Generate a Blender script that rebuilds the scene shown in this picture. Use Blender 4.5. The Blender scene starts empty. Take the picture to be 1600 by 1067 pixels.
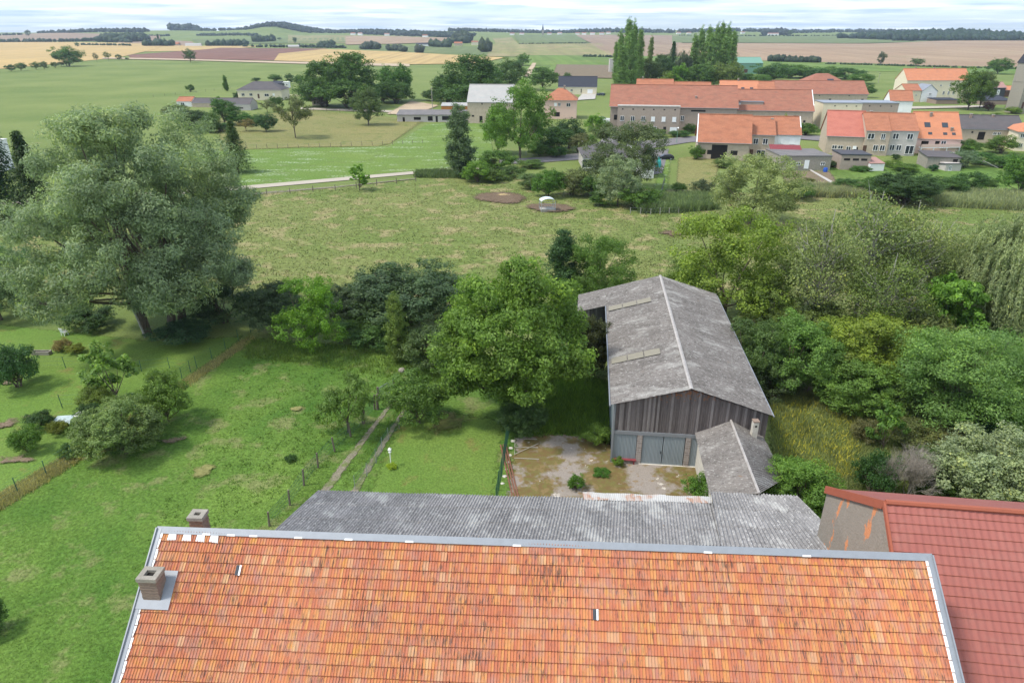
import bpy, bmesh, math, random
import numpy as np
from mathutils import Vector, Matrix
S = bpy.context.scene
C = S.collection
R = math.radians
# ---------------------------------------------------------------- camera, sky, sun, exposure
F, CX, CY, HZ, EYE = 1067., 800., 533.5, 52., 30.
PITCH = math.atan((CY-HZ)/F)
cam = bpy.data.cameras.new('camera'); cam.sensor_width = 36; cam.lens = 24.0075
cam.clip_start = .5; cam.clip_end = 30000
co = bpy.data.objects.new('camera', cam); C.objects.link(co)
co.location = (0, 0, EYE); co.rotation_euler = (math.pi/2-PITCH, 0, 0); S.camera = co
S.view_settings.view_transform = 'Standard'; S.view_settings.look = 'None'
S.view_settings.gamma = 1; S.view_settings.exposure = 0.9
SUN_EL, SUN_AZ = R(57), R(-100)          # azimuth clockwise from +Y
w = bpy.data.worlds.new('World'); S.world = w; w.use_nodes = True
nt = w.node_tree; nt.nodes.clear()
def wn(t, **k):
    n = nt.nodes.new(t)
    for a, b in k.items(): setattr(n, a, b)
    return n
out = wn('ShaderNodeOutputWorld'); bg = wn('ShaderNodeBackground')
sky = wn('ShaderNodeTexSky', sky_type='NISHITA', sun_disc=False, sun_elevation=SUN_EL, sun_rotation=SUN_AZ, dust_density=1.0, altitude=200)
tc = wn('ShaderNodeTexCoord'); sp = wn('ShaderNodeSeparateXYZ'); nt.links.new(tc.outputs['Generated'], sp.inputs[0])
ad = wn('ShaderNodeMath', operation='ADD'); ad.inputs[1].default_value = .035; nt.links.new(sp.outputs[2], ad.inputs[0])
mx = wn('ShaderNodeMath', operation='MAXIMUM'); mx.inputs[1].default_value = .02; nt.links.new(ad.outputs[0], mx.inputs[0])
dv = [wn('ShaderNodeMath', operation='DIVIDE') for _ in range(2)]
cb = wn('ShaderNodeCombineXYZ')
for i in range(2):
    nt.links.new(sp.outputs[i], dv[i].inputs[0]); nt.links.new(mx.outputs[0], dv[i].inputs[1]); nt.links.new(dv[i].outputs[0], cb.inputs[i])
no = wn('ShaderNodeTexNoise'); no.inputs['Scale'].default_value = .33; no.inputs['Detail'].default_value = 7; no.inputs['Roughness'].default_value = .55
nt.links.new(cb.outputs[0], no.inputs['Vector'])
rp = wn('ShaderNodeValToRGB'); rp.color_ramp.elements[0].position = .40; rp.color_ramp.elements[1].position = .56
rp.color_ramp.elements[0].color = (.12, .12, .12, 1)
nt.links.new(no.outputs[0], rp.inputs[0])
no2 = wn('ShaderNodeTexNoise'); no2.inputs['Scale'].default_value = .55; no2.inputs['Detail'].default_value = 5
nt.links.new(cb.outputs[0], no2.inputs['Vector'])
rp2 = wn('ShaderNodeValToRGB'); rp2.color_ramp.elements[0].position = .38; rp2.color_ramp.elements[1].position = .62
rp2.color_ramp.elements[0].color = (2.5, 3.25, 4.25, 1); rp2.color_ramp.elements[1].color = (5.4, 5.7, 6.0, 1)
nt.links.new(no2.outputs[0], rp2.inputs[0])
mr = wn('ShaderNodeMixRGB'); nt.links.new(rp.outputs[0], mr.inputs[0]); nt.links.new(rp2.outputs[0], mr.inputs[2])
tint = wn('ShaderNodeMixRGB', blend_type='MULTIPLY'); tint.inputs[0].default_value = 1; tint.inputs[2].default_value = (.80, .93, 1.12, 1)
nt.links.new(sky.outputs[0], tint.inputs[1]); nt.links.new(tint.outputs[0], mr.inputs[1])
nt.links.new(mr.outputs[0], bg.inputs[0]); bg.inputs[1].default_value = .15
nt.links.new(bg.outputs[0], out.inputs[0])
sl = bpy.data.lights.new('sun', 'SUN'); sl.energy = 2.1; sl.angle = R(9); sl.color = (1, .95, .87)
so = bpy.data.objects.new('sun', sl); C.objects.link(so)
sd = Vector((math.cos(SUN_EL)*math.sin(SUN_AZ), math.cos(SUN_EL)*math.cos(SUN_AZ), math.sin(SUN_EL)))
so.rotation_euler = sd.to_track_quat('Z', 'Y').to_euler()
# ---------------------------------------------------------------- terrain height and pixel anchoring
FW = np.array([0, math.cos(PITCH), -math.sin(PITCH)]); UP = np.array([0, math.sin(PITCH), math.cos(PITCH)])
CAM = np.array([0, 0, EYE])
def ray(px, py):
    d = FW+np.array([1., 0, 0])*(px-CX)/F+UP*(CY-py)/F
    return d/np.linalg.norm(d)
def pxx(px, Y): return (px-CX)/F*(Y*math.cos(PITCH)+12)
HILLS = []
for px, Y, sx, sy, h in ((435, 3000, 95, 260, 27), (390, 3100, 160, 300, 14), (290, 3300, 330, 400, 15), (610, 3300, 300, 400, 13), (730, 3400, 220, 400, 8),
                         (950, 3500, 190, 350, 12), (1090, 3900, 330, 400, 14), (150, 2900, 230, 300, 8), (1520, 2500, 420, 400, 11), (1300, 4200, 500, 500, 10), (560, 1900, 300, 160, 3),
                         (220, 1500, 260, 120, 2.5), (1500, 1300, 420, 160, 4)):
    HILLS.append((pxx(px, Y), Y, sx, sy, h))
def T(x, y):
    s = np.clip((y-700)/3600., 0, 1); s = s*s*(3-2*s)
    z = 31*s
    for hx, hy, sx, sy, h in HILLS:
        z = z+h*np.exp(-((x-hx)/sx)**2-((y-hy)/sy)**2)
    f = np.clip((y-350)/500., 0, 1)
    return z+f*(1.2*np.sin(x/170.+1)*np.sin(y/230.)+.7*np.sin(x/90.+y/130.))
def atz(px, py, z=0.):
    d = ray(px, py); return CAM+d*(z-EYE)/d[2]
def aty(px, py, Y):
    d = ray(px, py); return CAM+d*Y/d[1]
def hit(px, py):
    d = ray(px, py)
    if py > 120:
        return atz(px, py, 0)
    t = 300.; st = 12.
    while t < 12000:
        P = CAM+d*t
        if P[2] < T(P[0], P[1]):
            for _ in range(18):
                st *= .5
                t += -st if P[2] < T(P[0], P[1]) else st
                P = CAM+d*t
            return P
        st = max(4., t*.004); t += st
    P = CAM+d*6000; P[2] = T(P[0], P[1]); return P
def hz(x, y): return float(T(x, y))
# ---------------------------------------------------------------- object helpers
def tag(o, label=None, cat=None, group=None, kind=None):
    if label: o['label'] = label
    if cat: o['category'] = cat
    if group: o['group'] = group
    if kind: o['kind'] = kind
    return o
def empty(name, loc=(0, 0, 0), rz=0., label=None, cat=None, group=None):
    o = bpy.data.objects.new(name, None); C.objects.link(o); o.location = loc; o.rotation_euler = (0, 0, rz); o.empty_display_size = .3
    return tag(o, label, cat, group)
def mk(name, V, Fs, mat=None, parent=None, smooth=False, link=True):
    me = bpy.data.meshes.new(name)
    if isinstance(V, np.ndarray) and isinstance(Fs, np.ndarray):
        n = len(Fs); k = Fs.shape[1]
        me.vertices.add(len(V)); me.vertices.foreach_set('co', V.astype(np.float32).ravel())
        me.loops.add(n*k); me.loops.foreach_set('vertex_index', Fs.astype(np.int32).ravel())
        me.polygons.add(n); me.polygons.foreach_set('loop_start', np.arange(0, n*k, k, dtype=np.int32))
        me.update(calc_edges=True)
    else:
        me.from_pydata([tuple(map(float, v)) for v in V], [], Fs); me.update()
    if mat:
        for m in (mat if isinstance(mat, (list, tuple)) else [mat]): me.materials.append(m)
    me.polygons.foreach_set('use_smooth', [bool(smooth)]*len(me.polygons))
    o = bpy.data.objects.new(name, me)
    if link: C.objects.link(o)
    if parent: o.parent = parent
    return o
class MB:
    def __init__(s): s.v = []; s.f = []
    def add(s, V, Fs):
        b = len(s.v); s.v += [tuple(v) for v in V]; s.f += [tuple(i+b for i in f) for f in Fs]; return s
    def box(s, x0, x1, y0, y1, z0, z1):
        return s.add([(x0, y0, z0), (x1, y0, z0), (x1, y1, z0), (x0, y1, z0), (x0, y0, z1), (x1, y0, z1), (x1, y1, z1), (x0, y1, z1)],
                     [(0, 3, 2, 1), (4, 5, 6, 7), (0, 1, 5, 4), (1, 2, 6, 5), (2, 3, 7, 6), (3, 0, 4, 7)])
    def slab(s, P, t):
        """thick sheet from a planar polygon P (top face), t down along its normal"""
        P = [Vector(p) for p in P]; n = (P[1]-P[0]).cross(P[2]-P[0]).normalized()
        if n.z < 0: P = P[::-1]; n = -n
        k = len(P); Q = [p-n*t for p in P]
        return s.add(P+Q, [tuple(range(k)), tuple(range(2*k-1, k-1, -1))]+[(i, i+k, (i+1) % k+k, (i+1) % k) for i in range(k)])
    def tube(s, pts, rad, n=7):
        pts = [Vector(p) for p in pts]
        if not isinstance(rad, (list, tuple)): rad = [rad]*len(pts)
        V = []; Fs = []
        for i, p in enumerate(pts):
            a = pts[max(i-1, 0)]; b = pts[min(i+1, len(pts)-1)]; d = (b-a).normalized()
            x = d.cross(Vector((0, 0, 1)));  x = x.normalized() if x.length > .05 else Vector((1, 0, 0)); y = d.cross(x)
            for k in range(n):
                an = 2*math.pi*k/n; V.append(p+(x*math.cos(an)+y*math.sin(an))*rad[i])
        for i in range(len(pts)-1):
            for k in range(n): Fs.append((i*n+k, i*n+(k+1) % n, (i+1)*n+(k+1) % n, (i+1)*n+k))
        Fs.append(tuple(range(n-1, -1, -1))); Fs.append(tuple(range((len(pts)-1)*n, len(pts)*n)))
        return s.add(V, Fs)
    def build(s, name, mat, parent=None, smooth=False): return mk(name, s.v, s.f, mat, parent, smooth)
# ---------------------------------------------------------------- materials
M = {}
class NT:
    def __init__(s, name):
        s.m = bpy.data.materials.new(name); s.m.use_nodes = True; s.t = s.m.node_tree; s.p = s.t.nodes['Principled BSDF']; s.o = s.t.nodes['Material Output']
    def n(s, t, **k):
        n = s.t.nodes.new(t)
        for a, b in k.items(): setattr(n, a, b)
        return n
    def l(s, a, b): s.t.links.new(a, b)
    def noise(s, vec, scale, detail=4, rough=.5):
        n = s.n('ShaderNodeTexNoise'); n.inputs['Scale'].default_value = scale; n.inputs['Detail'].default_value = detail; n.inputs['Roughness'].default_value = rough
        if vec is not None: s.l(vec, n.inputs['Vector'])
        return n.outputs[0]
    def ramp(s, fac, stops):
        r = s.n('ShaderNodeValToRGB'); e = r.color_ramp.elements
        while len(e) < len(stops): e.new(.5)
        for i, (p, c) in enumerate(stops):
            e[i].position = p; e[i].color = (c, c, c, 1) if not isinstance(c, (tuple, list)) else (*c, 1)
        s.l(fac, r.inputs[0]); return r.outputs[0]
    def mix(s, fac, a, b, mode='MIX'):
        m = s.n('ShaderNodeMixRGB', blend_type=mode)
        for sock, v in ((m.inputs[0], fac), (m.inputs[1], a), (m.inputs[2], b)):
            if isinstance(v, bpy.types.NodeSocket): s.l(v, sock)
            elif isinstance(v, (int, float)): sock.default_value = v if sock == m.inputs[0] else (v, v, v, 1)
            else: sock.default_value = (*v, 1)
        return m.outputs[0]
    def math(s, op, a, b=None):
        m = s.n('ShaderNodeMath', operation=op)
        for i, v in enumerate((a, b)):
            if v is None: continue
            if isinstance(v, bpy.types.NodeSocket): s.l(v, m.inputs[i])
            else: m.inputs[i].default_value = v
        return m.outputs[0]
    def coord(s, scale=(1, 1, 1), rot=0., world=False):
        if world:
            g = s.n('ShaderNodeNewGeometry').outputs['Position']
        else:
            g = s.n('ShaderNodeTexCoord').outputs['Object']
        mp = s.n('ShaderNodeMapping'); mp.inputs['Scale'].default_value = scale; mp.inputs['Rotation'].default_value = (0, 0, rot); s.l(g, mp.inputs[0])
        return mp.outputs[0]
    def bump(s, h, dist, strength=1.):
        b = s.n('ShaderNodeBump'); b.inputs['Strength'].default_value = strength; b.inputs['Distance'].default_value = dist; s.l(h, b.inputs['Height'])
        s.l(b.outputs[0], s.p.inputs['Normal'])
    def done(s, col, rough=.85, spec=.25):
        if isinstance(col, bpy.types.NodeSocket): s.l(col, s.p.inputs['Base Color'])
        else: s.p.inputs['Base Color'].default_value = (*col, 1)
        s.p.inputs['Roughness'].default_value = rough; s.p.inputs['Specular IOR Level'].default_value = spec
        return s.m
def pm(name, col, var=.25, scale=2., rough=.85, spec=.25, bump=0., stretch=(1, 1, 1), metal=0., fine=None):
    """painted, plastered or stone surface: uneven tone at two scales"""
    t = NT(name); v = t.coord(stretch)
    a = t.noise(v, scale, 5, .6); b = t.noise(v, fine or scale*9, 3)
    f = t.mix(.4, a, b)
    c = t.mix(t.ramp(f, ((.3, 0.), (.7, 1.))), [x*(1-var) for x in col], [min(1, x*(1+var*.8)) for x in col])
    if bump: t.bump(b, bump)
    t.p.inputs['Metallic'].default_value = metal
    M[name] = t.done(c, rough, spec); return M[name]
def softedge(t):
    """the sheet breaks up into the ground round its rim"""
    at = t.n('ShaderNodeAttribute', attribute_name='edge'); nz = t.noise(t.coord(world=True), 1.6, 5, .65)
    a = t.ramp(t.math('ADD', at.outputs['Fac'], t.math('MULTIPLY', t.math('SUBTRACT', nz, .5), 1.5)), ((.3, 0.), (.6, 1.)))
    tr = t.n('ShaderNodeBsdfTransparent'); ms = t.n('ShaderNodeMixShader'); t.l(a, ms.inputs[0]); t.l(tr.outputs[0], ms.inputs[1]); t.l(t.p.outputs[0], ms.inputs[2]); t.l(ms.outputs[0], t.o.inputs[0])
def gm(name, c1, c2, c3=None, s1=.05, s2=.6, s3=6., th=.58, stripe=None, bump=.05, fl=None, r3=.55, soft=True):
    """ground cover: large drift c1/c2, patches of c3, fine grain, optional drill lines and flowers"""
    t = NT(name); v = t.coord((1, 1, 1), world=True)
    big = t.noise(v, s1, 5, .6); mid = t.noise(v, s2, 5, .6); fine = t.noise(v, s3, 4, .65)
    c = t.mix(t.ramp(big, ((.35, 0.), (.65, 1.))), c1, c2)
    if c3: c = t.mix(t.ramp(mid, ((th, 0.), (th+.1, .9))), c, c3)
    c = t.mix(1., c, t.ramp(fine, ((.25, r3), (.75, 2-r3))), 'MULTIPLY')
    if stripe:
        ang, per, amt = stripe
        vs = t.coord((1/per, .002, .002), ang, True)
        wv = t.noise(vs, 1.0, 2, .5)
        c = t.mix(1., c, t.ramp(wv, ((.35, 1-amt), (.65, 1+amt*.6))), 'MULTIPLY')
    if fl:
        col, sc, thr = fl
        c = t.mix(t.math('MULTIPLY', t.ramp(t.noise(t.coord((.5, 1.6, 1), world=True), .16, 5, .7), ((.52, 0.), (.62, .8))), t.ramp(t.noise(v, sc, 2), ((thr, 0.), (thr+.1, 1.)))), c, col)
    if bump: t.bump(fine, bump)
    t.done(c, .95, .1)
    if soft: softedge(t)
    M[name] = t.m; return M[name]
def leafmat():
    t = NT('leaf'); oi = t.n('ShaderNodeObjectInfo'); at = t.n('ShaderNodeAttribute', attribute_name='rnd')
    r = at.outputs['Fac']
    c = t.mix(1., oi.outputs['Color'], t.ramp(r, ((0., (.62, .66, .72)), (.5, (1, 1, 1)), (.93, (1.3, 1.26, 1.05)), (1., (1.75, 1.55, 1.0)))), 'MULTIPLY')
    g = t.coord((1, 1, 1), world=True)
    c = t.mix(1., c, t.ramp(t.noise(g, .35, 3), ((.3, .8), (.7, 1.2))), 'MULTIPLY')
    t.done(c, .55, .3)
    tr = t.n('ShaderNodeBsdfTranslucent'); t.l(t.mix(1., c, (1.1, 1.2, .7), 'MULTIPLY'), tr.inputs[0])
    ms = t.n('ShaderNodeMixShader'); ms.inputs[0].default_value = .38
    t.l(t.p.outputs[0], ms.inputs[1]); t.l(tr.outputs[0], ms.inputs[2]); t.l(ms.outputs[0], t.o.inputs[0])
    return t.m
LEAF = leafmat()
pm('bark', (.13, .105, .075), .4, 6, bump=.02); pm('pale_bark', (.36, .34, .29), .5, 3); pm('dead_wood', (.33, .29, .24), .3, 5)
pm('cream', (.68, .60, .44), .1, 1.2); pm('white', (.78, .77, .74), .07, 1); pm('pink', (.68, .48, .40), .08, 1); pm('tan', (.46, .375, .285), .22, 1.2)
pm('brown_render', (.36, .29, .235), .16, 1.5); pm('stone', (.30, .27, .22), .3, 2.5, bump=.02); pm('grey_render', (.48, .44, .40), .15, 1.2)
pm('concrete', (.42, .39, .34), .25, 1.5); pm('dark_metal', (.05, .055, .06), .2, 4, .5); pm('glass', (.035, .042, .05), .3, 1, .15, .6)
pm('frame_white', (.8, .8, .78), .04, 2, .5); pm('door_brown', (.10, .055, .035), .3, 4); pm('dark_opening', (.02, .017, .015), .3, 2)
pm('zinc', (.25, .265, .285), .12, 3, .45, .5, metal=.15); pm('green_paint', (.16, .30, .22), .1, 2, .5); pm('green_wire', (.03, .10, .07), .2, 4, .6)
pm('wood_post', (.17, .14, .11), .35, 9, stretch=(1, 1, .2)); pm('bench_red', (.22, .05, .055), .35, 5); pm('rust', (.20, .095, .06), .4, 3)
pm('brick', (.30, .22, .17), .35, 14, bump=.02, stretch=(1, 1, 3)); pm('blue_plastic', (.03, .10, .42), .1, 3, .4); pm('turquoise', (.04, .35, .33), .2, 3, .6)
pm('tyre', (.02, .02, .02), .2, 4, .8); pm('orange_panel', (.50, .20, .06), .2, 2); pm('flower_red', (.42, .05, .03), .3, 9)
pm('steel', (.42, .45, .47), .2, 5, .4, .5, metal=.3); pm('straw', (.60, .46, .24), .3, 5); pm('limestone', (.60, .56, .48), .25, 3, bump=.03)
def roofmat(name, c1, c2, dirt=(.25, .1, .06), scale=.5):
    t = NT(name); v = t.coord(); 
    c = t.mix(t.ramp(t.noise(v, scale, 5, .6), ((.3, 0.), (.7, 1.))), c1, c2)
    c = t.mix(t.ramp(t.noise(t.coord((5, 3, 1)), 1.6, 3, .7), ((.35, .0), (.7, .65))), c, dirt); c = t.mix(t.ramp(t.noise(t.coord((.8, 2.5, 1)), .5, 4, .65), ((.45, .0), (.7, .5))), c, (dirt[0]*.8, dirt[1]*.95, dirt[2]))
    wv = t.n('ShaderNodeTexWave', bands_direction='X'); wv.inputs['Scale'].default_value = 1.1; t.l(v, wv.inputs[0])
    c = t.mix(1., c, t.ramp(wv.outputs[0], ((0., .92), (1., 1.05))), 'MULTIPLY')
    M[name] = t.done(c, .9, .15); return M[name]
roofmat('tile_orange', (.46, .195, .11), (.40, .16, .09)); roofmat('tile_old', (.38, .17, .11), (.33, .13, .085), (.20, .10, .07)); roofmat('tile_bright', (.56, .24, .125), (.50, .20, .10), (.45, .18, .11))
roofmat('tile_red', (.47, .185, .13), (.43, .165, .12), (.40, .11, .08)); roofmat('tile_grey', (.13, .115, .11), (.10, .09, .09), (.10, .09, .09)); roofmat('slate', (.055, .058, .07), (.045, .048, .058), (.05, .05, .06))
roofmat('fibre_pale', (.42, .40, .37), (.34, .33, .31), (.40, .37, .34)); roofmat('fibre_grey', (.24, .22, .21), (.17, .16, .155), (.13, .12, .11)); roofmat('tile_pink', (.42, .24, .20), (.36, .20, .17), (.3, .18, .15))
# ---------------------------------------------------------------- ground
G1 = gm('meadow', (.125, .17, .045), (.18, .215, .065), (.21, .205, .085), .02, .25, 5., .6, soft=False)
ys = [-90.]
while ys[-1] < 9000: ys.append(ys[-1]+max(4., abs(ys[-1])*.022))
ts = np.linspace(-1.35, 1.35, 150)
V = []; 
for y in ys:
    xs = ts*(max(y, 0)*1.0+150); V.append(np.stack([xs, np.full_like(xs, y), T(xs, np.full_like(xs, y))], 1))
V = np.concatenate(V); nx = len(ts); ny = len(ys)
I = np.arange(nx*ny).reshape(ny, nx)
Fq = np.stack([I[:-1, :-1], I[:-1, 1:], I[1:, 1:], I[1:, :-1]], -1).reshape(-1, 4)
tag(mk('ground', V, Fq, G1, smooth=True), kind='structure')
LV = [0]
def patch(name, top, bot, mat, level=1, n=None, kind='structure', label=None, jag=0., soft=0.):
    """a sheet draped on the ground between two edges given as photograph points"""
    A = [hit(*p)[:2] for p in top]; B = [hit(*p)[:2] for p in bot]
    def dens(E):
        out = []
        for i in range(len(E)-1):
            m = max(1, min(24, int(np.hypot(*(E[i+1]-E[i]))/8)))
            out += [E[i]+(E[i+1]-E[i])*k/mm for mm in [mx_[i]] for k in range(mm)]
        return np.array(out+[E[-1]])
    rs_ = 8 if not soft else max(soft*.5, .4)
    mx_ = [max(1, min(26 if not soft else 60, int(max(np.hypot(*(A[i+1]-A[i])), np.hypot(*(B[i+1]-B[i])))/rs_))) for i in range(len(A)-1)]
    a = dens(A); b = dens(B); L = float(np.max(np.hypot(*(a-b).T)))
    n = (n or max(2, min(40, int(L/12)))) if not soft else max(6, min(60, int(L/rs_)))
    LV[0] += 1; V = []
    rg = np.random.RandomState(len(name)*7+LV[0])
    jag = 0. if soft else jag
    ja = rg.uniform(-jag, jag, a.shape); jb = rg.uniform(-jag, jag, b.shape)
    a = a+ja; b = b+jb
    for k in range(n+1):
        P = a+(b-a)*k/n; D = np.hypot(P[:, 0], P[:, 1])
        V.append(np.stack([P[:, 0], P[:, 1], T(P[:, 0], P[:, 1])+.006*level+np.clip(D-60, 0, None)*.00018*level+np.clip(D-1200, 0, None)*.0012+LV[0]*.0012], 1))
    V = np.concatenate(V); m = len(a); I = np.arange(m*(n+1)).reshape(n+1, m)
    Fq = np.stack([I[1:, :-1], I[1:, 1:], I[:-1, 1:], I[:-1, :-1]], -1).reshape(-1, 4)
    o = mk(name, V, Fq, mat, smooth=True); ev = np.full(len(V), 10.)
    if soft:
        G = V[:, :2].reshape(n+1, m, 2); wd = np.hypot(*(G[-1]-G[0]).T)[None, :]; kk = np.arange(n+1)[:, None]/n; dv_ = np.minimum(kk, 1-kk)*wd
        ac = np.concatenate([[0], np.cumsum(np.hypot(*(G[n//2, 1:]-G[n//2, :-1]).T))]); du_ = np.minimum(ac, ac[-1]-ac)[None, :]; ev = (np.minimum(dv_, du_)/soft).ravel()
    at = o.data.attributes.new('edge', 'FLOAT', 'POINT'); at.data.foreach_set('value', ev.astype(np.float32))
    tag(o, kind=kind, label=label); return o
gm('wheat', (.46, .32, .13), (.40, .29, .13), (.34, .26, .12), .01, .03, 1.5, .6, (R(8), 8, .16), 0)
gm('plough', (.20, .105, .075), (.17, .095, .07), (.22, .14, .09), .01, .05, 1.5, .6, (R(20), 9, .18), 0)
gm('stubble', (.33, .24, .15), (.28, .19, .12), (.25, .21, .11), .006, .02, .8, .6, (R(-60), 12, .14), 0)
gm('fallow', (.27, .20, .13), (.24, .165, .115), (.30, .22, .13), .005, .02, .8, .55, (R(85), 16, .12), 0)
gm('dry_field', (.24, .22, .10), (.19, .20, .07), (.29, .23, .12), .008, .03, .8, .5, (R(70), 20, .12), 0)
gm('crop', (.10, .17, .035), (.15, .21, .05), (.20, .22, .07), .01, .05, 1., .55, (R(4), 10, .18), 0)
gm('green_field', (.12, .16, .06), (.15, .175, .07), None, .01, .05, 1., .5, (R(30), 14, .1), 0)
gm('dry_meadow', (.215, .195, .075), (.17, .175, .06), (.12, .15, .04), .03, .25, 3., .55, None, .06)
gm('lush', (.11, .18, .036), (.145, .205, .045), (.12, .165, .045), .03, .2, 3., .55, None, .05, ((.42, .47, .33), 1.6, .5))
gm('pasture', (.12, .165, .04), (.18, .195, .065), (.26, .225, .105), .03, .22, 1.6, .52, None, .2, None, .5)
gm('lawn', (.062, .135, .022), (.135, .21, .040), (.175, .195, .07), .09, .35, 4.5, .54, None, .1, None, .5)
gm('garden_lawn', (.11, .19, .034), (.14, .205, .044), (.17, .17, .05), .08, .4, 7., .58, None, .05, None, .6)
gm('weeds', (.14, .18, .035), (.17, .16, .055), (.10, .15, .03), .15, .7, 6., .55, None, .12, ((.55, .45, .06), 7., .5), .5)
gm('mud', (.13, .09, .058), (.17, .122, .08), (.095, .065, .045), .3, 1.5, 5., .55, None, .1)
gm('soil', (.20, .15, .10), (.16, .12, .08), (.14, .16, .06), .3, 1.2, 5., .55, None, .08)
gm('sand', (.46, .36, .24), (.40, .31, .21), (.30, .25, .16), .1, .3, 3., .6, None, .05)
gm('asphalt', (.19, .175, .17), (.16, .15, .15), (.22, .20, .18), .1, .5, 8., .6, None, .01, None, .8)
gm('pale_road', (.42, .37, .29), (.38, .33, .26), (.33, .29, .21), .1, .5, 8., .6, None, .01, None, .8)
gm('rut', (.235, .205, .145), (.20, .18, .125), (.13, .16, .05), .3, 1.2, 8., .50, None, .05)
# far fields, then nearer ones
E_ = [(0, 0)]
patch('field', [(-120, 56), (250, 57)], [(-120, 66), (250, 66)], M['fallow'], 1)
patch('field', [(-120, 68), (270, 70)], [(-120, 119), (185, 91)], M['wheat'], 2)
patch('field', [(245, 72), (410, 73)], [(190, 82), (330, 80)], M['wheat'], 1)
patch('field', [(190, 60), (300, 66)], [(180, 71), (310, 73)], M['fallow'], 1)
patch('field', [(300, 63), (540, 60)], [(310, 70), (540, 68)], M['green_field'], 1)
patch('field', [(450, 56), (640, 58)], [(450, 68), (640, 69)], M['dry_field'], 1)
patch('field', [(540, 58), (720, 61)], [(540, 71), (690, 67)], M['stubble'], 2)
patch('field', [(200, 87), (345, 76), (512, 77)], [(205, 92), (330, 94), (428, 95.5)], M['plough'], 3)
patch('field', [(436, 85), (505, 78), (620, 82), (790, 91)], [(428, 96), (500, 98), (620, 102), (745, 100)], M['wheat'], 4)
patch('field', [(160, 91), (330, 94.5), (640, 101)], [(160, 93), (330, 96.5), (640, 105)], M['sand'], 4)
patch('field', [(560, 72), (800, 74)], [(560, 80), (800, 88)], M['green_field'], 1)
patch('field', [(770, 61), (800, 60)], [(775, 72), (810, 70)], M['dry_field'], 1)
patch('field', [(803, 56), (900, 55.5)], [(812, 70), (920, 68)], M['green_field'], 2)
patch('field', [(900, 56), (1065, 57)], [(925, 69), (1065, 70)], M['fallow'], 2)
patch('field', [(770, 71), (910, 69.5), (940, 69)], [(760, 89), (850, 89), (960, 88)], M['dry_field'], 3)
patch('field', [(920, 69), (1120, 70)], [(958, 88), (1120, 95)], M['fallow'], 3)
patch('field', [(815, 87), (1100, 89)], [(800, 103), (1100, 104)], M['crop'], 4)
patch('bare_earth', [(868, 102), (960, 103)], [(860, 122), (960, 124)], M['soil'], 5, soft=3)
patch('field', [(1050, 57), (1340, 57), (1720, 60)], [(1050, 68), (1340, 69), (1480, 66)], M['green_field'], 2)
patch('field', [(1060, 69), (1350, 70), (1460, 66), (1720, 64)], [(1060, 92), (1350, 100), (1460, 104), (1720, 107)], M['stubble'], 3)
patch('field', [(1190, 93), (1720, 107)], [(1190, 108), (1720, 121)], M['crop'], 2)
patch('field', [(790, 104), (870, 103)], [(700, 135), (860, 128)], M['lush'], 2)
patch('farm_track', [(832, 100), (838, 100)], [(818, 120), (828, 122)], M['sand'], 6)
patch('dry_meadow', [(330, 186), (480, 172), (600, 182), (672, 190)], [(340, 238), (470, 232), (590, 231), (610, 226)], M['dry_meadow'], 2, jag=.8, soft=4)
patch('flower_meadow', [(300, 236), (480, 231), (610, 228), (668, 194), (760, 186)], [(300, 305), (480, 284), (610, 272), (690, 265), (780, 255)], M['lush'], 1, jag=.5, soft=2)
patch('rough_pasture', [(-250, 345), (380, 300), (560, 287), (700, 276), (860, 276), (1000, 292), (1250, 303), (1420, 308), (1900, 318)],
      [(-250, 480), (380, 480), (560, 510), (700, 510), (860, 500), (1000, 520), (1250, 600), (1420, 600), (1900, 600)], M['pasture'], 1, soft=4)
patch('lawn', [(-420, 640), (0, 640), (395, 525), (600, 535), (780, 560), (940, 560), (960, 600)], [(-900, 1300), (0, 1500), (250, 1500), (600, 1300), (780, 1000), (940, 900), (960, 820)], M['lawn'], 1, soft=3)
patch('garden_lawn', [(-300, 500), (0, 505), (240, 530), (385, 522)], [(-300, 860), (0, 778), (135, 705), (385, 527)], M['garden_lawn'], 2, soft=1.5)
patch('orchard_lawn', [(615, 655), (700, 640), (800, 655)], [(560, 790), (660, 800), (775, 800)], M['garden_lawn'], 2, soft=1.2)
patch('weed_meadow', [(1190, 590), (1300, 600), (1500, 640), (1700, 650)], [(1190, 800), (1300, 850), (1500, 860), (1700, 860)], M['weeds'], 2, soft=2)
patch('village_green', [(1290, 250), (1600, 262)], [(1240, 300), (1700, 320)], M['crop'], 2, soft=5)
# roads and tracks
patch('lane', [(-200, 320), (0, 318), (380, 291.5), (560, 276), (690, 265), (790, 262)], [(-200, 328), (0, 325.5), (380, 297), (560, 281), (690, 269), (790, 266)], M['pale_road'], 4)
patch('grass_track', [(380, 303), (520, 292), (650, 279)], [(380, 307), (520, 295), (650, 281)], M['rut'], 4, jag=.15, soft=0.6)
patch('lane', [(470, 169), (620, 174), (640, 176)], [(470, 172), (620, 177), (640, 180)], M['pale_road'], 4)
patch('sandy_yard', [(640, 158), (690, 166)], [(600, 180), (650, 181)], M['sand'], 5, jag=1, soft=3)
patch('road', [(780, 250), (842, 247), (960, 234), (1000, 222), (1080, 214), (1200, 212)], [(780, 258), (842, 255), (950, 247), (1010, 234), (1080, 223), (1200, 223)], M['asphalt'], 4)
patch('road', [(925, 233), (955, 206)], [(955, 237), (975, 207)], M['asphalt'], 5)
patch('street', [(1190, 208), (1290, 214), (1400, 222)], [(1190, 214), (1290, 222), (1400, 230)], M['asphalt'], 5)
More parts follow.
